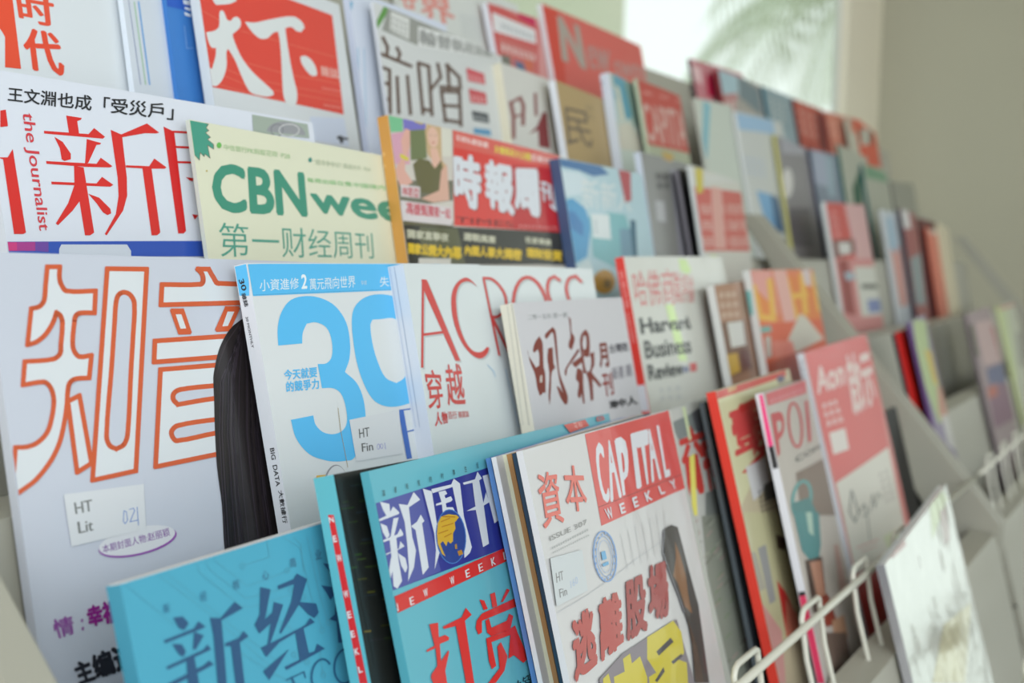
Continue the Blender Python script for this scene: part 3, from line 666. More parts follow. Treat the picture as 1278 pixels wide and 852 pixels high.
a.P((98, 92, 64), 225, 540, 500, 590, 500, 640, 230, 620)
a.P((214, 206, 206), 238, 400, 335, 412, 335, 470, 240, 460).T('林若亞', (190, 84, 92), 246, 408, 330, 420, 330, 468, 246, 455, b=.03)
a.P((214, 206, 206), 238, 478, 492, 515, 495, 605, 245, 580).T('馮媛甄獨家一起', (196, 84, 96), 262, 484, 486, 520, 488, 572, 264, 550, b=.03)
a.P((214, 62, 54), 498, 108, 1010, 245, 1035, 640, 505, 605)
a.P((214, 96, 86), 500, 108, 1030, 240, 1030, 325, 500, 215)
a.P((190, 24, 28), 790, 300, 1040, 330, 1040, 640, 800, 622)
a.T('花樣私藏推薦', (232, 196, 190), 512, 150, 675, 190, 675, 222, 512, 180, b=.03).T('女優風采大公開', (222, 206, 74), 705, 202, 885, 245, 885, 285, 705, 240, b=.03).T('巨星全紀錄', (236, 205, 200), 890, 245, 1010, 275, 1010, 300, 890, 282, b=.03)
sl = (216, 220, 226); sd = (120, 70, 70)
for (dx, c_) in ((5, (130, 60, 60)), (0, sl)):
    a.T('時', c_, 498+dx, 240+dx, 640+dx, 262+dx, 640+dx, 545+dx, 505+dx, 480+dx, b=.05)
    a.T('報', c_, 652+dx, 272+dx, 800+dx, 300+dx, 808+dx, 565+dx, 660+dx, 510+dx, b=.05)
    a.T('周', c_, 795+dx, 318+dx, 920+dx, 322+dx, 935+dx, 575+dx, 805+dx, 520+dx, b=.06)
    a.T('刊', c_, 932+dx, 380+dx, 1010+dx, 390+dx, 1020+dx, 545+dx, 935+dx, 470+dx, b=.03)
a.T('TIMES', (120, 40, 40), 512, 560, 800, 585, 800, 615, 512, 590).G((224, 150, 146), 825, 590, 1020, 605, 1020, 625, 825, 615, nx=12)
a.P((44, 42, 34), 225, 600, 1045, 640, 1060, 800, 240, 800).P((92, 92, 64), 330, 610, 520, 620, 560, 800, 340, 800)
for (x0, x1, s_, n) in ((265, 475, '獨家直擊夜', 3), (548, 710, '選戰風雲', 4), (855, 985, '名家專欄', 5)):
    a.T(s_, (196, 194, 170), x0, 622+(x0-265)*.06, x1, 632+(x1-265)*.06, x1, 678+(x1-265)*.04, x0, 668+(x0-265)*.04, b=.04)
for (x0, x1, s_) in ((270, 540, '獨家公開大內幕'), (555, 840, '內閣人事大揭密'), (862, 1040, '理財投資')):
    a.T(s_, (226, 190, 36), x0, 690+(x0-265)*.04, x1, 700+(x1-265)*.04, x1, 770+(x1-265)*.02, x0, 745+(x0-265)*.03, b=.06)
a.P((214, 210, 200), 325, 768, 485, 770, 485, 800, 325, 800)
mag('glossy magazine with silver characters on red, two young women and a gold spine', 3, (484, 143), (509, 325), tr=(696, 194), T=.0075, w=.236, color=(206, 200, 190), spine=(206, 150, 70), art=a, gloss='film',
    spine_art=(lambda s: [s.O((226, 180, 110), 150+i*3.2+4, 250+i*60, 9, 11) for i in range(9)] and s)(Art().F(440, 130, 3.994)), bow=.003)
a = Art().F(640, 160, 3.994)
a.P((60, 110, 160), 225, 140, 330, 140, 420, 170, 480, 230, 400, 240, 330, 210, 240, 190).P((70, 150, 196), 235, 360, 300, 350, 360, 400, 390, 480, 380, 560, 370, 640, 300, 680, 290, 560, 250, 450)
a.P((50, 120, 176), 250, 400, 310, 420, 350, 480, 350, 540, 290, 500).P((204, 220, 226), 240, 210, 330, 220, 380, 260, 340, 330, 250, 340)
a.P((120, 180, 186), 380, 440, 480, 420, 560, 430, 600, 560, 590, 660, 520, 700, 400, 640).P((204, 219, 220), 300, 700, 380, 650, 420, 760, 400, 851, 310, 851)
a.T('新新人', (214, 222, 222), 335, 240, 590, 290, 590, 420, 345, 400, b=.01)
a.P((216, 224, 224), 388, 425, 478, 430, 490, 555, 398, 545).G((170, 180, 186), 400, 450, 430, 452, 435, 525, 405, 520, nx=1, ny=3)
a.P((36, 92, 116), 585, 455, 610, 460, 620, 640, 590, 640).P((110, 150, 170), 530, 500, 585, 500, 600, 640, 540, 640).P((176, 70, 78), 525, 205, 585, 215, 590, 360, 560, 370)
a.O((196, 140, 34), 455, 765, 55, 60).O((130, 96, 30), 470, 775, 20, 22)
mag('cloud-patterned blue and white magazine with a rounded navy spine', 3, (698, 197), (716, 330), tr=(786, 212), right_px=(800, 214), T=.008, w=.2, color=(178, 206, 214), spine=(62, 82, 120), art=a, gloss='gloss', bow=.004)
a = Art().F(640, 160, 3.994)
a.G((72, 72, 72), 705, 200, 780, 215, 785, 300, 715, 300, nx=2, ny=2, fill=.8).P((168, 168, 170), 710, 360, 755, 365, 765, 470, 720, 460)
a.P((150, 148, 156), 780, 200, 815, 205, 885, 640, 830, 640).P((190, 150, 80), 740, 120, 790, 140, 790, 170, 745, 150)
mag('dark grey magazine with a white lettered spine, mid row', 3, (799, 189), (813, 318), T=.006, w=.16, color=(128, 128, 124), spine=(204, 214, 230), art=a, gloss='gloss', spine_art=Art().F(640, 160, 3.994).G((130, 140, 160), 595, 230, 625, 230, 670, 600, 640, 600, nx=1, ny=12))
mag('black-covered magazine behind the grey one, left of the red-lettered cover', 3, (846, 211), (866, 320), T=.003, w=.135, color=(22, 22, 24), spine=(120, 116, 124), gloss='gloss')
a = Art().F(640, 160, 3.994)
a.P((200, 88, 80), 890, 290, 1185, 325, 1220, 612, 935, 612)
for i, (x0, x1) in enumerate(((930, 985), (1000, 1055), (1065, 1120), (1125, 1180))): a.G((212, 166, 156), x0, 345, x1, 350, x1+15, 590, x0+15, 590, nx=2, ny=3, fill=.9, seed=i)
a.P((216, 160, 150), 985, 290, 1040, 300, 1060, 600, 1005, 600).P((204, 188, 60), 908, 195, 945, 205, 948, 320, 918, 325)
a.P((210, 212, 206), 950, 230, 1130, 235, 1130, 270, 960, 270).P((200, 214, 150), 985, 630, 1020, 635, 1015, 665, 990, 660)
mag('white magazine with a faded red square of characters and yellow tab', 3, (862, 206), (874, 325), tr=(936, 220), T=.004, w=.175, color=(206, 206, 196), spine=(204, 208, 206), art=a, gloss='gloss')
a = Art().F(958, 240, 3.994)
a.P((192, 54, 48), 288, 55, 380, 50, 440, 330, 325, 330).P((206, 160, 160), 380, 50, 480, 70, 580, 330, 440, 330).G((220, 150, 146), 310, 80, 350, 82, 380, 220, 335, 220, nx=1, ny=4)
a.P((110, 50, 46), 310, 240, 430, 232, 440, 300, 330, 330).P((206, 205, 200), 350, 250, 410, 250, 415, 305, 360, 310)
a.P((204, 205, 195), 430, 370, 590, 370, 660, 600, 470, 620).P((140, 20, 22), 350, 340, 400, 335, 440, 615, 385, 600).P((150, 176, 190), 380, 400, 420, 395, 440, 430, 395, 440)
a.P((50, 52, 46), 465, 458, 580, 458, 582, 478, 470, 480).P((110, 126, 176), 495, 535, 610, 528, 620, 590, 505, 600)
mag('red, pink and white magazine with a white spine, just past the divider', 3, (1030, 252), (1052, 385), tr=(1075, 256), T=.006, w=.2, color=(204, 130, 128), spine=(210, 212, 210), art=a, gloss='gloss')
mag('white and pale blue magazine standing right of the red and pink one', 3, (1100, 262), (1118, 375), T=.004, w=.19, color=(190, 198, 204), spine=(200, 202, 204), art=Art().F(958, 240, 3.994).P((206, 150, 140), 610, 280, 660, 270, 700, 560, 660, 570).P((150, 180, 200), 590, 120, 620, 130, 650, 300, 610, 280), gloss='gloss')
mag('maroon and white magazine with a blackish spine, third row of the far bay', 3, (1124, 260), (1138, 370), T=.004, w=.12, color=(150, 60, 66), spine=(56, 46, 60), art=Art().F(958, 240, 3.994).P((216, 214, 214), 660, 85, 700, 85, 715, 180, 680, 180).P((130, 146, 150), 710, 330, 760, 300, 790, 560, 740, 560), gloss='gloss')
mag('dark brown-red magazine between maroon and salmon ones', 3, (1146, 272), (1158, 370), T=.004, w=.19, color=(100, 44, 40), spine=(90, 40, 40), gloss='matte')
mag('plain salmon-orange magazine, second from the far end of its row', 3, (1157, 284), (1168, 375), T=.004, w=.17, color=(206, 122, 98), spine=(206, 110, 88), art=Art().P((206, 190, 175), 1160, 284, 1185, 286, 1188, 292, 1160, 292), gloss='matte')
mag('plain cream magazine at the far end of its row', 3, (1170, 278), (1182, 370), T=.004, w=.16, color=(206, 196, 168), gloss='matte')

# ================= row 4 =================
a = Art(); wf = (214, 219, 222); bgc = (197, 202, 213)
A1_ = [(312, 122), (395, 122), (392, 190), (405, 240), (440, 282), (632, 282), (625, 428), (530, 430), (500, 450), (490, 500), (480, 620), (490, 680), (525, 718), (605, 710), (592, 855)]
A2_ = [(590, 8), (500, 15), (462, 40), (448, 90), (440, 200), (425, 300), (395, 430), (340, 550), (240, 680), (150, 750), (75, 800), (100, 470), (180, 465), (250, 435), (310, 370), (340, 280), (355, 170), (345, 100), (320, 55), (285, 35), (150, 55)]
A3_ = [(162, 752), (350, 735), (395, 700), (402, 640), (412, 500), (400, 450), (372, 425), (350, 490), (300, 570), (240, 620), (180, 640), (205, 400), (260, 385), (290, 345), (300, 250)]
k = 5.325
zhi = [(x/k, 310+y/k) for x, y in A1_[:-1]]+[(x/k, 470+y/k) for x, y in A2_]+[(x/k, 310+y/k) for x, y in A3_]
leg = [(x/k, 470+y/k) for x, y in ((448, 165), (525, 125), (605, 575), (510, 635))]
kou = [(710/k, 310+135/k), (972/k, 310+138/k), (900/k, 470+625/k), (612/k, 470+688/k)]
koui = [(x/k, 310+y/k) for x, y in ((738, 800), (758, 500), (768, 360), (785, 310), (820, 292), (865, 312), (890, 370), (880, 600), (868, 800))]+[(x/k, 470+y/k) for x, y in ((845, 380), (820, 450), (770, 480), (725, 455), (705, 390))]
def B(l, dy): return [(150+x/k, dy+y/k) for x, y in l]
y1 = B(((275, 240), (530, 238), (548, 215), (540, 170), (512, 137), (585, 138), (615, 190), (650, 232), (1200, 232), (1200, 350), (268, 375)), 310)
y2 = B(((345, 415), (408, 415), (455, 555), (395, 557)), 310); y3 = B(((705, 400), (775, 400), (715, 535), (645, 538)), 310)
y4 = B(((228, 615), (1200, 550), (1200, 680), (222, 755)), 310)
y5 = B(((265, 805), (1200, 730)), 310)+B(((1200, 400), (232, 598)), 470)
h1 = B(((1150, 20), (620, 60), (400, 85), (355, 110), (350, 150), (380, 185), (620, 145), (1150, 90)), 470); h2 = B(((1150, 230), (625, 285), (380, 325), (340, 360), (345, 400), (375, 425), (630, 375), (1150, 300)), 470)
def fl_(l): return [q for p in l for q in p]
def off(l, d=3.2): return [(x+d, y+d) for x, y in l]
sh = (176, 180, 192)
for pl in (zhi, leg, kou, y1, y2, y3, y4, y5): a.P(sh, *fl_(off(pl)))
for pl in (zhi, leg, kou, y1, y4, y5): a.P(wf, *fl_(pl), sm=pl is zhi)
for pl in (koui, h1, h2): a.P(bgc, *fl_(pl), sm=1)
for pl in (zhi, leg, kou, koui, y1, y4, y5, h1, h2): a.L(OR, 6.0, *fl_(pl), closed=True, sm=1)
for pl in (y2, y3): a.P(OR, *fl_(pl)); a.L(OR, 6, *fl_(pl), closed=True)
a.P(wf, *fl_(B(((365, 438), (403, 438), (435, 532), (397, 534)), 310))).P(wf, *fl_(B(((710, 420), (755, 420), (712, 515), (675, 518)), 310)))
hair = B(((860, 430), (805, 470), (740, 520), (690, 590), (650, 680), (625, 790), (615, 860)), 310)+B(((620, 150), (625, 350), (640, 600), (672, 852)), 470)+[(280, 690), (292, 760), (420, 760), (400, 560), (340, 420)]
a.P((38, 33, 34), *fl_(hair), sm=1)
rnd = random.Random(4); a.hold()
for i in range(60):
    t = rnd.random(); x0 = 302-t*18+rnd.uniform(-2, 6); xx = 272+t*70
    c_ = rnd.choice(((72, 64, 74), (52, 46, 50), (28, 24, 26), (60, 52, 62), (46, 40, 42)))
    a.L(c_, rnd.uniform(.5, 1.3), 296+t*16, 408-t*6+rnd.uniform(0, 20), xx+2, 470+rnd.uniform(-5, 5), xx+t*4, 540, xx+4+t*12, 620, xx+8+t*22, 690)
a.hold(False)
for i in range(5): a.L((60, 52, 56), .5, 300-i, 400+i*2, 284-i*2, 424+i*3, 272-i*.8, 455+i*4)
a.F(0, 600, 3.363)
a.O((150, 90, 170), 575, 256, 168, 56, -13).O((216, 218, 222), 572, 250, 164, 54, -13)
a.T('本期封面人物:赵丽颖', (136, 96, 160), 425, 270, 705, 195, 712, 230, 430, 305, b=.01)
a.T('情', (146, 84, 156), 210, 585, 300, 560, 312, 640, 235, 665, b=.02).T(':', (146, 84, 156), 335, 580, 345, 576, 350, 625, 340, 630, b=.02).T('幸福', (140, 34, 130), 355, 530, 500, 485, 510, 590, 370, 615, b=.05)
a.T('主编这', (40, 38, 46), 295, 770, 560, 650, 590, 770, 330, 860, b=.05).T('年的', (40, 38, 46), 470, 870, 620, 800, 650, 900, 500, 950, b=.05)
la = [q for q in (78/1, 617, 178, 604, 181, 660, 88, 682)]
mag('large white magazine with orange outlined characters and long black hair, far left', 4, (-20, 314), (8, 560), tr=(290, 322), T=.004, w=.235, color=bgc, art=a, gloss='gloss', bow=.002,
    lab=la, lab_art=Art().F(0, 600, 3.363).T('HT', (120, 122, 120), 305, 92, 380, 78, 385, 125, 312, 140, sm=.02).T('Lit', (120, 122, 120), 318, 172, 385, 162, 388, 208, 325, 222, sm=.02).L((110, 140, 200), 1, 515, 125, 512, 170, 520, 180, 530, 165, 525, 130, 516, 126).L((110, 140, 200), 1, 538, 120, 555, 115, 560, 125, 540, 172, 572, 165).L((110, 140, 200), 1, 570, 110, 576, 185))
a = Art().F(320, 320, 3.042); bl_ = (86, 186, 238)
a.P(bl_, -60, 30, 700, 10, 700, 122, -60, 152)
a.L((60, 140, 190), .5, -60, 148, 700, 118)
a.P(bl_, sm=1, *[82, 338, 80, 270, 95, 210, 130, 165, 190, 150, 250, 160, 300, 190, 340, 250, 355, 330, 352, 390, 335, 438, 380, 480, 405, 540, 414, 620, 405, 700, 367, 768, 340, 775, 300, 778, 260, 773, 200, 750, 150, 690, 130, 620, 215, 603, 225, 640, 260, 670, 310, 670, 340, 640, 340, 580, 320, 520, 290, 500, 248, 500, 232, 408, 265, 405, 285, 380, 285, 320, 265, 270, 225, 250, 190, 255, 175, 290, 173, 330])
a.P(bl_, sm=1, *[430, 148, 500, 146, 560, 170, 620, 230, 655, 320, 660, 430, 625, 530, 565, 562, 500, 570, 450, 550, 415, 500, 385, 420, 368, 330, 362, 230, 380, 180])
a.P((217, 221, 222), sm=1, *[432, 260, 440, 330, 460, 400, 490, 460, 530, 480, 560, 460, 580, 400, 570, 330, 550, 260, 520, 235, 470, 238, 440, 240])
a.T('小資進修', (216, 232, 240), 10, 88, 160, 80, 160, 122, 12, 133, b=.006).T('2', (230, 240, 244), 168, 68, 190, 67, 192, 122, 170, 124, b=.03).T('萬元飛向世界', (216, 232, 240), 200, 84, 374, 72, 375, 118, 202, 128, b=.006)
a.T('失業', (216, 232, 240), 466, 78, 540, 72, 540, 110, 468, 116, b=.006).T('李娟', (190, 220, 235), 395, 92, 416, 91, 417, 108, 396, 109)
a.T('今天就要', bl_, 102, 430, 228, 418, 230, 458, 105, 470, b=.025).T('的競爭力', bl_, 110, 475, 235, 462, 238, 502, 113, 516, b=.025)
a.L((170, 150, 110), .6, 308, 575, 318, 660, 345, 800)
bd = (50, 100, 184)
a.L(bd, 6.5, 548, 590, 578, 760).L(bd, 1.6, 515, 588, 585, 578).L(bd, 1.6, 570, 665, 610, 655).L(bd, 1.5, 605, 650, 612, 690)
a.P((224, 176, 60), 225, 832, 262, 828, 262, 860, 230, 860).O((150, 150, 156), 300, 880, 48, 90, 0).O((216, 218, 220), 303, 880, 44, 86, 0)
a.P((204, 208, 210), -30, 152, -18, 151, 90, 860, 72, 860)
mag('white business magazine with huge light-blue numerals and blue top band', 4, (308, 328), (362, 652), tr=(476, 329), T=.0065, w=.205, color=(217, 221, 222), spine=(214, 218, 224), art=a, gloss='gloss', bow=.002,
    spine_art=Art().F(240, 320, 3.994).P(bl_, 200, 20, 280, 20, 285, 195, 225, 195).V('30', (30, 36, 44), 243, 112, 262, 170, 26, b=.03).V('雜誌', (30, 36, 44), 255, 182, 272, 250, 22, b=.02).V('30 MONTHLY', (60, 60, 66), 272, 300, 303, 455, 12, b=.01)
      .F(240, 480, 3.994).V('BIG  DATA', (28, 28, 30), 398, 315, 430, 505, 22, b=.012).V('大數據行', (28, 28, 30), 440, 525, 465, 690, 24, b=.012),
    lab=[435, 524, 497, 511, 502, 566, 444, 576], lab_art=Art().F(320, 320, 3.042).T('HT', (90, 92, 92), 385, 655, 425, 648, 427, 682, 388, 690, sm=.015).T('Fin', (90, 92, 92), 395, 710, 438, 704, 441, 735, 398, 742, sm=.015).O((130, 130, 200), 460, 722, 5, 10, 0, ring=.5).O((130, 130, 200), 472, 720, 5, 9, 0, ring=.5).L((130, 130, 200), .6, 484, 708, 487, 731))
a = Art().F(460, 320, 3.994); ar = (204, 66, 62)
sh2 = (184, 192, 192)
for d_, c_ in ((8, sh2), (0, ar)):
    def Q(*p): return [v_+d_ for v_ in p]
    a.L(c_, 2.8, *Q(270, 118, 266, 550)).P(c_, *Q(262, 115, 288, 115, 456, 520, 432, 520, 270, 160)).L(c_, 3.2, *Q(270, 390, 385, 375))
    a.P(c_, *Q(540, 150, 510, 118, 480, 105, 440, 130, 415, 180, 412, 260, 430, 350, 470, 440, 520, 495, 560, 508, 590, 485, 600, 455, 590, 450, 560, 475, 520, 470, 480, 420, 450, 340, 436, 250, 438, 180, 460, 135, 500, 125), sm=1)
    a.L(c_, 2.6, *Q(572, 112, 600, 250, 650, 490)).L(c_, 3.4, *Q(572, 108, 610, 112, 650, 145, 680, 200, 680, 260, 640, 300, 612, 300, 700, 480), sm=1)
    a.O(c_, 810+d_, 290+d_, 88, 188, -8, ring=4.2)
    a.L(c_, 4, *Q(950, 118, 925, 100, 900, 115, 890, 160, 900, 210, 930, 260, 960, 320), sm=1).L(c_, 4, *Q(1058, 125, 1030, 98, 1000, 110, 985, 150, 992, 200, 1020, 260, 1060, 330), sm=1)
a.T('穿', ar, 272, 560, 355, 568, 375, 750, 300, 768, b=.01).T('越', ar, 375, 540, 458, 532, 485, 740, 395, 745, b=.01)
a.T('人物', (206, 50, 50), 325, 775, 388, 772, 395, 830, 330, 848, b=.03).T('百行 商家誌', (206, 80, 76), 392, 772, 495, 768, 500, 800, 396, 812, b=.01)
a.L((150, 190, 220), .8, 590, 540, 620, 570, 630, 600).L((170, 200, 225), .8, 680, 560, 745, 850)
mag('large white magazine with thin tall red Latin title and red subtitle', 4, (503, 329), (536, 560), tr=(735, 331), right_px=(738, 331), T=.009, w=.22, color=(214, 221, 221), spine=(204, 210, 220), art=a, gloss='gloss', bow=.003,
    spine_art=Art().F(460, 320, 3.994).L((160, 180, 205), .7, 80, 50, 215, 850).L((170, 184, 210), .7, 105, 50, 235, 850).L((200, 190, 90), 1.0, 66, 50, 72, 170).L((150, 165, 190), .7, 128, 50, 255, 850))
a = Art().F(620, 360, 5.68); mb = (128, 56, 44)
for q in ((215, 430, 222, 470, 265, 540, 275, 560, 300, 545, 300, 470, 290, 430, 265, 455, 255, 440, 270, 380, 300, 338, 322, 380, 328, 480, 332, 560, 342, 600, 345, 740, 330, 735, 305, 762, 285, 700, 270, 610, 235, 520),
 (340, 345, 345, 320, 395, 272, 415, 300, 430, 450, 445, 600, 480, 700, 503, 770, 498, 820, 480, 820, 450, 770, 422, 690, 440, 700, 468, 740, 440, 640, 415, 450, 400, 320, 388, 310, 352, 358),
 (362, 425, 395, 415, 402, 530, 414, 560, 390, 590, 383, 700, 375, 825, 366, 760, 372, 600, 358, 500), (508, 200, 522, 215, 530, 310, 550, 345, 545, 390, 530, 435, 510, 415, 510, 380, 522, 340),
 (575, 425, 585, 440, 540, 510, 500, 565, 492, 622, 480, 600, 484, 570, 520, 510), (530, 530, 600, 478, 612, 515, 555, 560), (570, 560, 605, 585, 612, 680, 622, 815, 610, 815, 600, 740, 588, 780, 572, 760, 580, 670, 560, 640),
 (588, 380, 600, 320, 630, 288, 652, 330, 658, 440, 650, 485, 610, 480, 606, 440, 632, 420, 632, 340, 614, 330, 606, 400, 625, 560, 640, 600, 612, 600), (655, 465, 688, 445, 690, 540, 672, 590, 700, 630, 742, 685, 728, 700, 690, 655, 676, 640, 684, 790, 665, 795, 650, 660, 632, 600, 660, 575, 668, 500)): a.P(mb, *q, sm=1)
a.P((206, 198, 192), 305, 620, 320, 612, 320, 664, 303, 665)
a.T('月', mb, 712, 390, 775, 382, 800, 555, 730, 560, b=.04).T('刊', (150, 60, 52), 740, 600, 810, 590, 832, 750, 760, 770, b=.02)
a.T('二零一五年 第一期', (168, 172, 172), 215, 185, 495, 165, 498, 205, 218, 225)
a.T('台灣問', (86, 84, 92), 792, 395, 920, 380, 930, 445, 800, 460, b=.02).T('新書 題', (140, 136, 146), 812, 560, 950, 530, 960, 620, 822, 650, b=.01).T('港中人', (46, 46, 50), 790, 800, 990, 755, 1000, 820, 800, 852, b=.05)
mag('pale magazine with brown brush calligraphy and a cream spine, centre of the rack', 4, (640, 378), (661, 525), tr=(769, 365), right_px=(775, 364), T=.0075, w=.185, color=(208, 207, 210), spine=(216, 212, 196), art=a, gloss='matte', bow=.002,
    spine_art=Art().F(460, 320, 3.994).L((180, 180, 170), .8, 690, 230, 770, 840).L((150, 150, 144), .8, 712, 225, 800, 840))
a = Art().F(740, 300, 3.994)
rr = (206, 110, 108)
a.T('哈佛商', rr, 190, 150, 400, 140, 410, 320, 215, 330, b=.0).T('業評論', rr, 395, 150, 500, 175, 505, 310, 410, 315, b=.0)
a.P((196, 220, 150), 425, 90, 465, 95, 490, 150, 470, 170, 435, 150).P((206, 230, 160), 360, 320, 400, 318, 470, 600, 430, 600)
a.T('Harvard', (48, 50, 50), 228, 385, 470, 378, 490, 440, 240, 470, b=.035).T('Business', (48, 50, 50), 250, 500, 480, 478, 492, 560, 262, 592, b=.03).T('Review', (44, 46, 46), 268, 620, 440, 600, 455, 670, 280, 700, b=.04)
a.P((206, 90, 90), 480, 612, 515, 608, 518, 650, 486, 655).P((130, 136, 160), 445, 630, 475, 622, 478, 655, 450, 660)
a.G((190, 192, 190), 325, 720, 450, 700, 460, 790, 335, 800, nx=3, ny=2)
mag('white review magazine with stacked bold black words and a bright red spine', 4, (778, 320), (811, 508), tr=(880, 321), T=.0065, w=.2, color=(206, 207, 198), spine=(226, 66, 58), art=a, gloss='film', bow=.002,
    spine_art=Art().F(740, 300, 3.994).P((214, 216, 224), 205, 725, 275, 715, 290, 851, 225, 851).V('商業評論', (240, 150, 146), 140, 150, 175, 340, 22, b=.01).V('HARVARD', (240, 150, 146), 172, 360, 205, 510, 20, b=.01))
a = Art().F(740, 300, 3.994)
a.P((170, 122, 92), 600, 222, 725, 215, 752, 395, 635, 410).G((206, 180, 160), 620, 240, 715, 235, 735, 380, 640, 390, nx=3, ny=3, fill=.8)
a.P((110, 70, 46), 640, 410, 755, 395, 800, 640, 690, 680).P((214, 214, 208), 668, 410, 745, 400, 762, 520, 690, 535).P((200, 160, 50), 660, 570, 720, 560, 735, 650, 680, 680).P((90, 30, 24), 730, 540, 770, 540, 790, 630, 745, 640)
mag('small brown-covered magazine with a white spine, beside the orange one', 4, (891, 356), (914, 470), tr=(920, 354), T=.006, w=.14, color=(150, 110, 84), spine=(208, 208, 204), art=a, gloss='gloss', spine_art=Art().F(740, 300, 3.994).G((120, 120, 122), 570, 330, 600, 330, 650, 640, 620, 650, nx=1, ny=5))
a = Art().F(740, 300, 3.994)
a.P((224, 128, 40), 800, 240, 890, 210, 900, 400, 815, 410).P((222, 152, 142), 775, 145, 885, 140, 925, 380, 870, 300, 800, 230)
a.P((222, 120, 40), 950, 180, 1230, 170, 1250, 380, 1000, 400)
for q in ((800, 230, 830, 380), (830, 380, 900, 390), (880, 200, 900, 390), (960, 190, 1010, 380), (1040, 170, 1060, 360), (985, 280, 1060, 270), (1100, 170, 1130, 340), (1130, 340, 1200, 330), (1170, 170, 1205, 330)): a.L((230, 176, 60), 7, *q)
a.P((224, 170, 160), 895, 150, 960, 145, 1020, 450, 960, 440).P((216, 196, 196), 1030, 120, 1080, 120, 1090, 230, 1055, 220)
a.P((216, 84, 40), 815, 420, 1240, 380, 1250, 500, 850, 640).P((208, 204, 190), 1030, 365, 1060, 380, 1150, 490, 1010, 560, 960, 520)
a.P((110, 170, 160), 815, 432, 885, 425, 890, 455, 820, 465).P((190, 186, 176), 855, 480, 885, 475, 890, 580, 865, 590).P((222, 120, 100), 890, 500, 990, 500, 1010, 560, 900, 590)
a.O((90, 88, 90), 1215, 430, 50, 75).P((206, 160, 70), 1205, 400, 1235, 400, 1240, 480, 1215, 470).P((176, 60, 30), 850, 620, 1060, 540, 1060, 700, 860, 700)
mag('orange magazine with yellow letters and a pale triangle, right of centre', 4, (936, 337), (956, 460), tr=(1040, 331), T=.0065, w=.235, color=(222, 120, 74), spine=(214, 214, 210), art=a, gloss='film',
    spine_art=Art().F(740, 300, 3.994).P((96, 176, 170), 740, 250, 785, 250, 800, 370, 755, 375))

# ================= row 5 =================
a = Art().F(190, 670, 4.564); cl = (84, 156, 176)
for q in ((-60, 150, 200, 340, 470, 560, 700, 760), (60, 190, 470, 520, 700, 700), (250, 130, 265, 200, 500, 390, 560, 400, 780, 330), (340, 95, 350, 130, 540, 280, 780, 190), (300, 100, 320, 180, 530, 350, 760, 290), (650, 5, 665, 115, 520, 160), (740, 0, 840, 60, 900, 330, 930, 420, 965, 520), (800, 0, 845, 40, 860, 200), (880, 0, 950, 330, 1000, 480), (910, 0, 960, 250), (980, 0, 1010, 300), (-200, 230, 120, 500), (500, 660, 800, 840), (640, 430, 820, 540, 870, 620, 880, 700), (1060, 610, 1030, 700), (950, 640, 970, 780)): a.L(cl, .7, *q)
for x, y in ((512, 165), (765, 190), (785, 300), (860, 340), (965, 530), (1000, 485), (805, 670), (880, 710), (972, 785)): a.O(cl, x, y, 12, 16, 0, ring=.8)
nb = (44, 84, 122)
for q in ((115, 460, 170, 452, 205, 490, 180, 530, 150, 520), (60, 590, 235, 520, 260, 480, 300, 510, 280, 522, 70, 605), (110, 610, 165, 610, 188, 650, 175, 682, 150, 670), (235, 540, 290, 560, 245, 640, 228, 640), (75, 740, 290, 640, 310, 612, 332, 640, 85, 755),
 (190, 690, 235, 680, 250, 760, 275, 900, 205, 900), (85, 835, 290, 730, 320, 703, 348, 725, 100, 855), (325, 460, 385, 462, 465, 370, 512, 405, 390, 474, 410, 700, 425, 900, 375, 900, 345, 560), (412, 605, 490, 575, 515, 535, 545, 565, 495, 600, 530, 900, 480, 900, 445, 620, 412, 622),
 (612, 285, 670, 298, 638, 470, 680, 430, 690, 370, 742, 385, 715, 470, 665, 615, 652, 620, 672, 490, 606, 550, 580, 500, 608, 440), (710, 278, 800, 240, 820, 208, 878, 240, 838, 370, 930, 378, 945, 430, 920, 462, 885, 440, 832, 385, 730, 550, 720, 545, 788, 370, 805, 268, 715, 298),
 (615, 630, 720, 580, 870, 500, 895, 460, 922, 485, 858, 520, 888, 660, 922, 650, 935, 608, 980, 635, 760, 757, 750, 740, 836, 698, 812, 545, 720, 600, 645, 684), (775, 638, 662, 815, 628, 765, 690, 710),
 (968, 150, 1030, 155, 1045, 200, 1020, 235, 1000, 190), (958, 275, 1020, 285, 1033, 330, 1010, 358, 990, 320), (1055, 240, 1062, 400, 1098, 560, 1085, 600, 1055, 602, 1045, 480, 1004, 468, 1036, 440, 1042, 330)): a.P(nb, *q)
nb2 = (44, 96, 130)
a.O(nb2, 1095, 735, 62, 98, 6, ring=2.6).O(nb2, 960, 785, 56, 90, 8, ring=2.6, a0=50, a1=310).L(nb2, 3, 790, 800, 830, 900).L(nb2, 1.6, 760, 815, 860, 768, 868, 800).L(nb2, 1.6, 810, 870, 850, 850)
a.L((36, 80, 110), 1.6, 1085, 370, 1115, 600)
for s_, x, y, c_ in (('业', 940, 98, (60, 100, 130)), ('商', 795, 145, (70, 112, 140)), ('心', 640, 215, (76, 122, 150)), ('核', 472, 270, (60, 104, 136)), ('经', 285, 335, (56, 110, 146)), ('新', 75, 405, (52, 108, 146))):
    a.T(s_, c_, x-20, y-22, x+16, y-30, x+22, y+24, x-14, y+32)
mag('teal-blue magazine with dark blue characters and circuit-line pattern, lower left', 5, (150, 729), (166, 850), tr=(407, 644), T=.006, w=.185, color=(76, 162, 188), spine=(70, 148, 174), art=a, gloss='matte', minh=.2, pages_up=.0004)
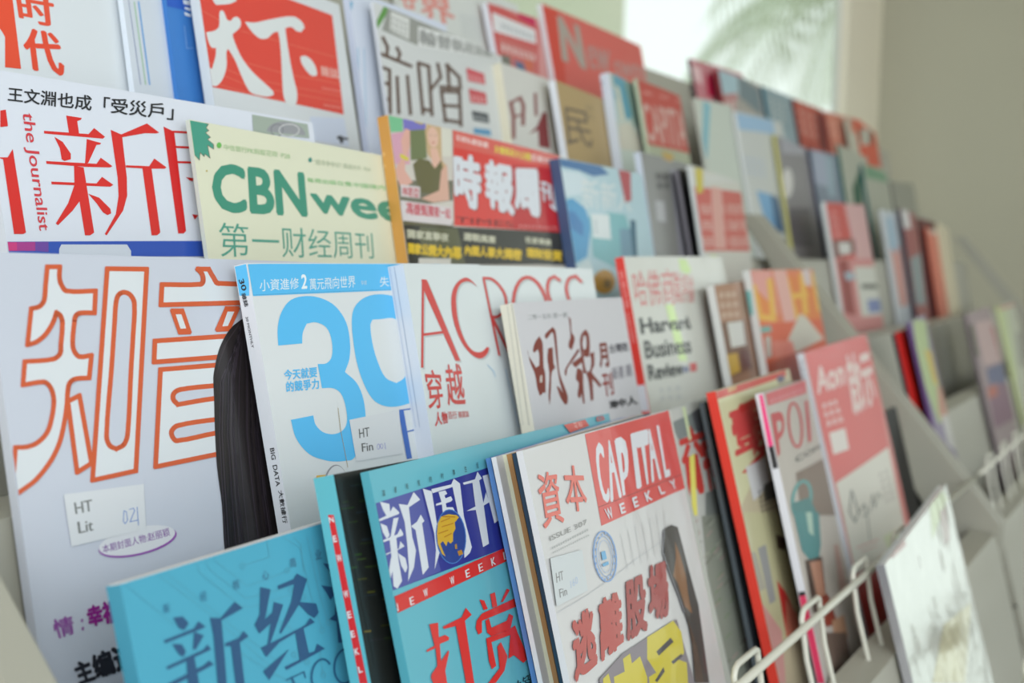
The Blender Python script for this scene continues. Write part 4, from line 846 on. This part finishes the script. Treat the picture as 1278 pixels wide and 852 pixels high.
# turquoise weekly: an older copy with its lettered spine, then the front copy
a = Art().F(300, 560, 3.363)
a.P((26, 28, 26), 385, 60, 1200, -200, 1400, 900, 560, 900)
rnd = random.Random(9); a.hold()
for i in range(46):
    x = rnd.uniform(400, 640); y = rnd.uniform(120, 820); c_ = rnd.choice(((44, 58, 28), (34, 44, 50), (60, 62, 24), (40, 38, 44), (96, 84, 30) if y > 600 else (40, 66, 28)))
    L_ = rnd.uniform(20, 70); a.L(c_, rnd.uniform(1, 3.2), x, y, x+L_, y-L_*.12)
mag('turquoise-edged magazine with a dark blurred photo cover, lettered spine showing', 5, (416, 592), (461, 852), T=.0085, w=.19, color=(26, 28, 26), spine=(92, 176, 190), art=a, gloss='gloss', back=(92, 176, 190), minh=.2,
    spine_art=Art().F(300, 600, 3.363).P((206, 36, 40), 368, 142, 392, 142, 535, 850, 502, 850).T('N', W1, 371, 152, 389, 150, 394, 172, 375, 176, b=.02).T('E', W1, 388, 230, 402, 228, 408, 254, 392, 258, b=.02).T('W', W1, 402, 310, 422, 306, 430, 336, 408, 342, b=.02)
      .T('W', W1, 432, 462, 450, 456, 458, 486, 438, 492, b=.02).T('E', W1, 448, 548, 464, 544, 470, 572, 454, 578, b=.02).T('E', W1, 462, 630, 478, 626, 484, 652, 468, 658, b=.02).T('K', W1, 478, 704, 496, 698, 502, 726, 484, 732, b=.02).T('L', W1, 494, 780, 510, 776, 516, 800, 500, 806, b=.02))
a = Art().F(440, 560, 4.732)
a.P((44, 52, 140), 115, 328, 805, 108, 1200, -10, 1330, 450, 905, 582, 200, 850)
a.P((76, 84, 158), 115, 328, 400, 237, 520, 722, 200, 850)
ww = (212, 218, 226)
for q in ((160, 312, 215, 325, 222, 385, 200, 398, 178, 360), (140, 422, 212, 388, 238, 340, 275, 375, 270, 385, 145, 432), (163, 440, 200, 455, 217, 510, 200, 532, 176, 490), (240, 410, 270, 405, 242, 520, 222, 520), (163, 545, 262, 505, 280, 470, 297, 500, 295, 512, 168, 555),
 (215, 520, 255, 510, 268, 650, 290, 780, 262, 825, 240, 810, 228, 640), (180, 625, 270, 595, 280, 545, 305, 575, 185, 632), (225, 640, 203, 785, 215, 790, 252, 660), (266, 615, 310, 645, 322, 700, 310, 732, 285, 690),
 (270, 325, 322, 332, 358, 255, 397, 300, 330, 345, 350, 520, 372, 600, 360, 700, 325, 782, 330, 700, 320, 560, 305, 430), (345, 455, 378, 430, 400, 388, 422, 425, 408, 440, 447, 700, 412, 744, 370, 480, 345, 460),
 (412, 235, 465, 250, 495, 440, 515, 600, 482, 712, 490, 600, 480, 500), (462, 238, 580, 210, 595, 176, 632, 205, 655, 400, 702, 580, 690, 615, 658, 645, 655, 560, 620, 380, 588, 225, 470, 262), (505, 255, 545, 245, 557, 265, 540, 275, 546, 292, 578, 280, 588, 300, 580, 310, 548, 322, 552, 345, 590, 345, 600, 365, 530, 375, 525, 328, 490, 336, 490, 325, 522, 314),
 (648, 200, 720, 180, 735, 135, 762, 175, 745, 186, 770, 320, 785, 255, 805, 315, 772, 335, 803, 560, 768, 580, 725, 360, 670, 367, 723, 340, 705, 200, 655, 212), (765, 160, 800, 150, 862, 420, 835, 440, 820, 380), (862, 452, 900, 440, 905, 470, 880, 470)): a.P(ww, *q)
a.O((40, 66, 140), 578, 518, 88, 160, -4).O((70, 120, 190), 578, 518, 87, 159, -4, ring=1.2)
a.P((206, 166, 46), 500, 440, 520, 400, 565, 385, 612, 392, 625, 405, 600, 435, 605, 470, 590, 500, 590, 545, 575, 560, 560, 545, 550, 575, 530, 545, 515, 560, 530, 600, 545, 635, 525, 620, 500, 560, 495, 500)
for q in ((520, 430, 570, 410), (525, 460, 590, 440), (505, 500, 560, 480), (540, 520, 580, 500), (530, 400, 600, 402)): a.L((176, 116, 30), 1.2, *q)
a.P((180, 130, 50), 615, 605, 640, 595, 650, 620, 625, 632).P((170, 130, 60), 600, 565, 612, 560, 615, 590, 602, 592)
a.P((208, 40, 38), 290, 852, 900, 582, 1330, 420, 1345, 480, 915, 650, 435, 860, 210, 960, 200, 890)
a.F(470, 600, 3.381).P((208, 46, 42), 52, 512, 220, 455, 222, 485, 64, 568).P((208, 46, 42), 52, 512, 550, 290, 553, 335, 64, 568)
for s_, x, y in (('N', 78, 536), ('E', 145, 506), ('W', 203, 472), ('W', 315, 420), ('E', 380, 390), ('E', 435, 365), ('K', 488, 340), ('L', 540, 314), ('Y', 592, 290)):
    a.T(s_, W1, x-11, y-12, x+7, y-20, x+12, y+12, x-5, y+20, sm=.02)
cr = (214, 48, 44)
for q in ((218, 605, 255, 598, 258, 660, 285, 650, 302, 660, 300, 672, 262, 688, 268, 760, 298, 715, 302, 722, 285, 800, 300, 900, 255, 900, 225, 830, 228, 815, 252, 780, 245, 705, 208, 722, 206, 714, 240, 695),
 (275, 615, 355, 575, 372, 535, 397, 565, 368, 590, 415, 900, 382, 900, 330, 612, 280, 625),
 (430, 500, 450, 505, 465, 540, 448, 545), (475, 478, 495, 470, 505, 528, 485, 535), (545, 455, 558, 460, 530, 510, 520, 512), (418, 590, 440, 560, 590, 490, 600, 522, 585, 530, 440, 590, 440, 640, 425, 648, 414, 620),
 (455, 590, 470, 580, 480, 620, 545, 590, 555, 560, 572, 570, 560, 625, 480, 655, 462, 640), (458, 665, 548, 630, 580, 610, 590, 640, 625, 720, 635, 750, 615, 768, 575, 735, 552, 750, 560, 650, 480, 680, 500, 780, 482, 795, 470, 760),
 (505, 700, 520, 680, 548, 740, 535, 800, 500, 850, 460, 862, 515, 790)): a.P(cr, *q)
a.T('关键', (30, 50, 54), 560, 860, 660, 800, 680, 850, 580, 900)
for i, s_ in enumerate('中国最新锐的时事生活'):
    a.F(440, 560, 4.732).T(s_, (40, 64, 66), 108+i*69-8, 285-i*20.5-18, 108+i*69+6, 285-i*20.5-20, 108+i*69+10, 285-i*20.5+14, 108+i*69-4, 285-i*20.5+18)
a.F(560, 500, 3.994).P((214, 88, 78), 540, 85, 650, 55, 695, 125, 600, 160).T('专访', (236, 190, 180), 600, 80, 640, 70, 665, 128, 622, 145).T('包', (196, 80, 84), 730, 65, 765, 60, 775, 95, 720, 108, b=.03)
mag('turquoise weekly with white characters on navy and a small globe', 5, (460, 588), (505, 852), tr=(757, 508), right_px=(760, 508), T=.0035, w=.2, color=(98, 178, 194), spine=(80, 160, 176), art=a, gloss='gloss', minh=.2)
# a stack of thin issues whose edges show
edges = ((612, 571, (84, 130, 190)), (619, 570, (216, 216, 218)), (626, 568, (180, 150, 180)), (632, 567, (214, 214, 190)), (638, 566, (176, 130, 80)), (645, 565, (30, 60, 84)))
desc = ('blue-edged', 'white-edged', 'mauve-edged', 'cream-edged', 'ochre-edged', 'dark navy-edged')
for (x, y, c_), d_ in zip(edges, desc):
    mag(d_+' thin issue in the fanned stack behind the red-titled weekly', 5, (x, y), (x+60*.99, y+286), T=.0022, w=.19, color=c_, spine=c_, gloss='gloss', group='fanned stack of thin issues', minh=.2, bow=0)
a = Art().F(640, 510, 4.486)
a.P((208, 56, 54), 400, 130, 825, 10, 1100, -70, 1150, 370, 880, 480, 495, 655)
a.P((214, 84, 80), 400, 130, 540, 92, 640, 590, 495, 655)
a.L((120, 30, 30), .8, 480, 550, 872, 395, 1100, 310)
ct = (218, 220, 226)
for s_, q in (('C', (445, 195, 500, 185, 545, 515, 500, 540)), ('A', (520, 178, 552, 172, 610, 495, 545, 525)), ('P', (565, 170, 640, 145, 650, 470, 615, 488)), ('I', (655, 140, 680, 132, 720, 440, 692, 452)), ('T', (672, 135, 755, 112, 770, 415, 735, 430)), ('A', (745, 115, 775, 108, 830, 395, 775, 415)), ('L', (800, 95, 835, 85, 880, 375, 850, 388))):
    a.T(s_, ct, *q, b=.01, sm=.05)
for s_, q in (('W', (508, 562, 545, 548, 562, 610, 528, 622)), ('E', (590, 535, 618, 522, 630, 580, 604, 590)), ('E', (662, 500, 690, 488, 704, 545, 678, 556)), ('K', (730, 470, 765, 452, 780, 510, 748, 522)), ('L', (808, 435, 832, 425, 850, 472, 825, 482)), ('Y', (870, 405, 900, 392, 915, 440, 890, 455))): a.T(s_, ct, *q, b=.03)
ca = (222, 110, 98)
a.T('資', ca, 125, 362, 240, 345, 285, 635, 168, 675, b=.012).T('本', ca, 272, 315, 388, 320, 418, 570, 300, 580, b=.015)
a.T('ISSUE 307', (150, 150, 148), 200, 714, 408, 618, 412, 645, 204, 742).G((176, 178, 178), 210, 770, 420, 660, 424, 680, 214, 788, nx=16).G((176, 178, 178), 216, 800, 425, 695, 428, 708, 218, 812, nx=18)
for i in range(7): a.L((196, 196, 198), .5, 600+i*40, 700+i*-22, 640+i*38, 900-i*20)
a.L((188, 190, 196), .6, 230, 1150, 400, 1050, 560, 940, 700, 830, 830, 740)
a.F(640, 660, 4.438)
a.O((120, 160, 214), 505, 152, 62, 140, -6, ring=1.5).O((150, 180, 222), 505, 152, 46, 112, -6, ring=.8).O((150, 180, 222), 505, 152, 34, 90, -6, ring=.5)
a.P((104, 170, 214), 482, 128, 505, 120, 515, 165, 490, 175).P((104, 170, 214), 488, 195, 522, 178, 526, 196, 495, 210)
for i in range(20):
    t = i/20*2*math.pi; a.O((130, 166, 216), 505+54*math.cos(t), 152+126*math.sin(t), 4, 7)
for i, (s_, q) in enumerate((('逃', (315, 500, 440, 415, 465, 750, 335, 860)), ('離', (465, 395, 590, 330, 610, 640, 480, 740)), ('股', (608, 300, 725, 240, 742, 560, 625, 630)), ('場', (735, 210, 845, 165, 865, 475, 750, 540)))): a.T(s_, (156, 40, 40) if i > 1 else (180, 66, 60), *q, b=.045)
a.P((128, 118, 126), 470, 830, 600, 690, 860, 520, 900, 500, 1000, 852, 1000, 1000, 480, 1000)
yl = (206, 190, 44)
a.P(yl, 735, 600, 800, 560, 880, 508, 925, 570, 935, 640, 940, 690, 900, 720, 955, 740, 965, 900, 760, 1000, 745, 820, 785, 795, 735, 720).P((60, 54, 62), 785, 680, 865, 602, 882, 625, 800, 702).P((60, 54, 62), 868, 735, 925, 690, 932, 705, 880, 750).P((60, 54, 62), 778, 840, 825, 765, 832, 790, 790, 850)
a.P(yl, 600, 720, 640, 690, 650, 745, 695, 705, 735, 820, 740, 950, 560, 950, 550, 820, 610, 790).P(yl, 490, 830, 520, 800, 545, 900, 490, 950)
a.P((40, 34, 34), 832, 0, 870, -22, 905, -10, 960, 200, 1020, 420, 1080, 852, 1000, 852, 985, 600, 940, 450, 880, 290, 830, 170)
a.P((130, 84, 40), 890, 70, 920, 150, 950, 260, 965, 380, 985, 470, 945, 430, 905, 300, 880, 260, 895, 160).P((70, 44, 26), 960, 500, 1010, 640, 1050, 852, 1005, 852, 985, 640)
a.L((120, 120, 128), 1.4, 830, 10, 822, 130, 868, 262, 915, 380, 940, 460)
mag('white weekly with tall white letters on a red block and yellow headline', 5, (652, 562), (712, 852), tr=(826, 514), T=.0028, w=.225, color=(208, 207, 206), spine=(206, 206, 208), art=a, gloss='film', minh=.2, bow=.003,
    lab_col=(204, 210, 212), lab=[684, 697, 724, 686, 731, 737, 692, 757], lab_art=Art().F(640, 660, 4.438).T('HT', (140, 140, 140), 225, 245, 265, 232, 270, 280, 230, 300, sm=.02).T('Fin', (140, 140, 140), 242, 335, 285, 322, 290, 365, 248, 382, sm=.02).T('160', (180, 196, 220), 305, 290, 345, 262, 350, 300, 310, 330))
a = Art().F(780, 430, 3.994)
a.P((128, 136, 134), 228, 390, 380, 320, 395, 400, 270, 480)
cr2 = (196, 66, 60)
a.P((100, 100, 104), 330, 340, 405, 290, 440, 470, 370, 480)
a.T('六', cr2, 260, 430, 390, 380, 400, 560, 280, 600, b=.06).T('周', cr2, 285, 570, 360, 540, 400, 740, 310, 760, b=.06).T('刊', cr2, 370, 480, 430, 440, 470, 720, 410, 740, b=.06)
a.P((210, 222, 180), 282, 310, 300, 310, 330, 470, 318, 480).P((226, 220, 110), 320, 560, 345, 540, 360, 851, 335, 851).P((124, 128, 124), 400, 740, 490, 700, 540, 851, 400, 851)
a.F(780, 639, 3.994).P((206, 40, 38), 310, 200, 345, 190, 400, 555, 375, 560).P((140, 144, 132), 380, 20, 520, 0, 620, 852, 470, 852)
a.hold()
for i in range(40):
    x = rnd.uniform(390, 560); y = rnd.uniform(60, 830); a.L(rnd.choice(((170, 172, 156), (110, 112, 100), (176, 150, 146), (120, 140, 110))), 1.5, x+(y-400)*.2, y, x+(y-400)*.2+25, y-30)
a.hold(False).P((204, 190, 90), 300, 210, 318, 205, 430, 852, 412, 852)
mag('white magazine with red characters over grey photo, glossy wrapper glare', 5, (836, 512), (892, 790), tr=(882, 493), T=.0055, w=.185, color=(190, 192, 186), spine=(204, 206, 196), art=a, gloss='film', minh=.2)
mag('dark slate magazine whose edge shows left of the red-bordered one', 5, (878, 502), (934, 800), T=.003, w=.17, color=(60, 66, 74), spine=(80, 88, 94), gloss='gloss', minh=.2)
a = Art().F(780, 430, 3.994)
a.P((202, 56, 48), 430, 235, 800, 110, 800, 160, 460, 275).P((206, 204, 164), 462, 272, 760, 170, 800, 380, 780, 520, 700, 530, 560, 851, 540, 851)
a.P((206, 160, 110), 505, 195, 550, 180, 556, 225, 515, 240).P((92, 90, 120), 755, 160, 790, 150, 795, 180, 762, 192)
cc3 = (200, 70, 70)
a.T('壹', cc3, 510, 320, 640, 270, 670, 500, 550, 560, b=.04).T('週', cc3, 600, 300, 680, 270, 710, 520, 640, 560, b=.03).P((196, 40, 44), 580, 640, 690, 520, 700, 545, 600, 640).P((190, 40, 40), 560, 310, 640, 265, 660, 290, 580, 340)
a.P((205, 205, 206), 600, 610, 700, 560, 720, 700, 640, 780).P((90, 88, 84), 690, 700, 740, 670, 760, 760, 700, 780)
a.G((60, 60, 60), 660, 720, 760, 670, 780, 800, 680, 840, nx=5, ny=5)
a.F(780, 639, 3.994).P((192, 188, 150), 590, 0, 760, 0, 860, 360, 900, 600, 730, 700, 620, 380).P((150, 150, 150), 660, 180, 700, 160, 750, 440, 720, 460).P((200, 50, 48), 755, 340, 800, 400, 870, 560, 800, 600).P((206, 120, 100), 800, 430, 850, 500, 890, 620, 800, 620).P((80, 60, 50), 750, 110, 800, 130, 800, 190, 760, 180)
a.P((204, 150, 145), 680, 450, 780, 590, 800, 852, 740, 852).P((168, 164, 150), 620, 200, 650, 200, 700, 380, 660, 400)
mag('magazine with a bold red border, red characters and busy photo cover', 5, (893, 488), (959, 810), tr=(978, 458), right_px=(984, 456), T=.006, w=.2, color=(190, 178, 150), spine=(222, 64, 50), art=a, gloss='film', minh=.2)
a = Art().F(780, 430, 3.994)
a.P((214, 96, 106), 700, 245, 900, 175, 905, 240, 712, 305).G((226, 160, 165), 720, 265, 890, 205, 892, 230, 724, 290, nx=8)
pr = (198, 60, 72)
a.T('P', pr, 725, 345, 790, 325, 800, 500, 760, 560, b=.02).O(pr, 848, 400, 32, 110, -6, ring=3.2).T('I', pr, 895, 280, 910, 275, 930, 480, 912, 490, b=.03)
a.T('COM', (86, 90, 88), 845, 560, 970, 495, 972, 520, 850, 590, b=.02)
a.P((130, 110, 100), 850, 640, 1000, 560, 1050, 851, 880, 851).O((86, 160, 160), 880, 770, 45, 90, 8, ring=4)
a.P((60, 128, 130), 830, 790, 920, 760, 960, 851, 840, 851)
a.F(780, 639, 3.994).P((56, 134, 138), 838, 0, 965, 0, 975, 160, 965, 230, 920, 240, 880, 190).P((176, 206, 190), 900, 0, 930, 0, 940, 120, 915, 100)
a.P((70, 44, 38), 895, 240, 980, 220, 1010, 500, 940, 500).P((186, 130, 106), 920, 250, 975, 240, 1000, 420, 960, 440).P((150, 60, 44), 960, 420, 1010, 410, 1060, 560, 1000, 570).P((196, 150, 120), 1030, 540, 1090, 510, 1110, 620, 1050, 690).P((110, 90, 80), 980, 600, 1100, 600, 1150, 852, 1020, 852)
a.P((190, 150, 140), 1040, 160, 1060, 160, 1110, 400, 1070, 400)
mag('magazine with thin red serif letters, pink top band and teal headdress', 5, (952, 490), (1020, 820), tr=(1000, 471), T=.005, w=.19, color=(196, 188, 180), spine=(214, 214, 220), art=a, gloss='film', minh=.2,
    spine_art=Art().F(780, 430, 3.994).P((232, 70, 130), 668, 250, 705, 245, 748, 500, 715, 510).P((40, 38, 40), 715, 510, 748, 500, 768, 612, 738, 620).F(780, 639, 3.994).P((222, 60, 100), 868, 420, 905, 410, 1010, 852, 960, 852).P((40, 38, 40), 862, 398, 902, 392, 905, 412, 868, 420))
mag('black magazine in shadow behind the red-topped one with the signature', 5, (1076, 532), (1103, 640), T=.003, w=.14, color=(20, 18, 18), gloss='matte', minh=.14)  # added black cover paints the shade between the last issue and the divider
a = Art().F(958, 400, 3.994)
ra = (200, 74, 72)
a.P(ra, 188, 155, 480, 70, 520, 190, 600, 630, 340, 810, 270, 540)
aw = (212, 190, 184)
a.T('Aon', aw, 232, 235, 372, 185, 388, 320, 250, 370, b=.03).T('啟示', aw, 375, 175, 505, 130, 545, 410, 430, 480, b=.03)
a.G(aw, 262, 400, 345, 375, 385, 500, 295, 530, nx=3, ny=3, fill=.75).P((208, 200, 192), 305, 560, 385, 535, 405, 640, 328, 668)
a.P((204, 200, 188), 340, 810, 600, 630, 720, 1200, 470, 1400)
a.F(958, 560, 2.919)
a.L((66, 64, 64), 1.8, 305, 150, 298, 230, 318, 268, 330, 230, 308, 158).L((66, 64, 64), 1.6, 335, 230, 352, 200, 362, 240, 345, 245).L((66, 64, 64), 1.3, 360, 220, 372, 330).L((66, 64, 64), 1.3, 372, 230, 382, 165, 390, 215, 400, 160, 415, 180).G((160, 150, 144), 400, 80, 440, 60, 470, 180, 430, 200, nx=2, ny=5)
a.L((206, 70, 80), 1.2, 325, 360, 400, 330).L((206, 90, 96), 1, 340, 375, 395, 352).P((176, 36, 36), 300, 470, 420, 400, 540, 852, 380, 852).P((170, 44, 44), 395, 430, 430, 410, 520, 852, 440, 852).P((110, 110, 116), 400, 800, 440, 780, 460, 852, 410, 852)
a.P((192, 200, 160), 420, 320, 470, 290, 480, 340, 440, 370)
mag('tall red-topped magazine with white letters and a handwritten signature, by the divider', 5, (1003, 440), (1078, 752), tr=(1078, 420), right_px=(1082, 419), T=.006, w=.19, color=(196, 110, 104), spine=(214, 216, 222), art=a, gloss='gloss', minh=.2,
    spine_art=Art().F(780, 430, 3.994).G((130, 130, 140), 872, 70, 890, 68, 930, 330, 908, 330, nx=1, ny=7).G((140, 140, 150), 955, 500, 975, 500, 1020, 780, 1000, 780, nx=1, ny=9))
# far bay, row 5
mag('thin red magazine with a black edge, just past the divider', 5, (1117, 416), (1142, 500), T=.004, w=.10, color=(206, 34, 28), spine=(44, 40, 46), gloss='matte', minh=.2)
a = Art().F(1090, 360, 3.548)
a.P((176, 196, 140), 175, 140, 230, 140, 250, 280, 330, 560, 290, 600, 200, 350).P((206, 180, 70), 225, 270, 255, 275, 290, 430, 265, 420).P((196, 140, 120), 280, 430, 310, 440, 400, 720, 380, 740, 290, 560).P((206, 204, 200), 300, 560, 340, 560, 400, 740, 330, 690)
mag('purple magazine with a yellow-green streak, beyond the divider', 5, (1136, 402), (1160, 500), tr=(1166, 393), T=.0045, w=.14, color=(140, 128, 158), spine=(92, 66, 118), art=a, gloss='gloss', minh=.2)
a = Art().F(1090, 360, 3.548)
a.P((186, 156, 156), 450, 150, 550, 130, 590, 320, 490, 340).P((166, 70, 72), 520, 170, 560, 160, 600, 320, 570, 330).P((74, 80, 124), 500, 355, 590, 320, 620, 420, 510, 420).P((120, 76, 104), 500, 430, 630, 410, 650, 560, 540, 620).P((176, 84, 70), 505, 440, 545, 425, 550, 470, 510, 490).P((70, 66, 40), 425, 160, 440, 155, 470, 300, 450, 300)
mag('magazine with a red-and-white upper half and navy-purple lower picture, far right', 5, (1206, 392), (1246, 560), tr=(1240, 382), T=.005, w=.2, color=(150, 130, 134), spine=(110, 100, 104), art=a, gloss='gloss', minh=.2)
a = Art().F(1090, 360, 3.548).P((192, 205, 160), 545, 80, 590, 80, 640, 400, 610, 400).P((150, 150, 140), 630, 200, 660, 180, 680, 340, 650, 350).P((196, 110, 104), 400, 130, 640, 60, 640, 70, 402, 142)
mag('pale green-grey magazine at the right edge of the far bay', 5, (1246, 382), (1278, 520), tr=(1290, 368), T=.005, w=.17, color=(188, 192, 172), spine=(196, 206, 150), art=a, gloss='film', minh=.2)
# row 6: the shiny wrapped magazine under the rail
a = Art().F(958, 560, 2.919).P((190, 206, 150), 590, 200, 640, 150, 655, 180, 600, 330).P((120, 60, 62), 625, 230, 650, 205, 665, 330, 645, 360).P((150, 70, 78), 445, 385, 500, 330, 505, 350, 455, 400).P((214, 206, 160), 640, 640, 740, 560, 720, 852, 600, 852)
mag('magazine in a mirror-shiny clear wrapper, lowest at the lower right', 6, (1104, 704), (1142, 850), tr=(1178, 614), right_px=(1182, 611), T=.006, w=.2, color=(214, 218, 214), spine=(190, 190, 196), art=a, gloss='mirror', minh=.2)
#MAGS-END
for l in REPORT: print('R', l)
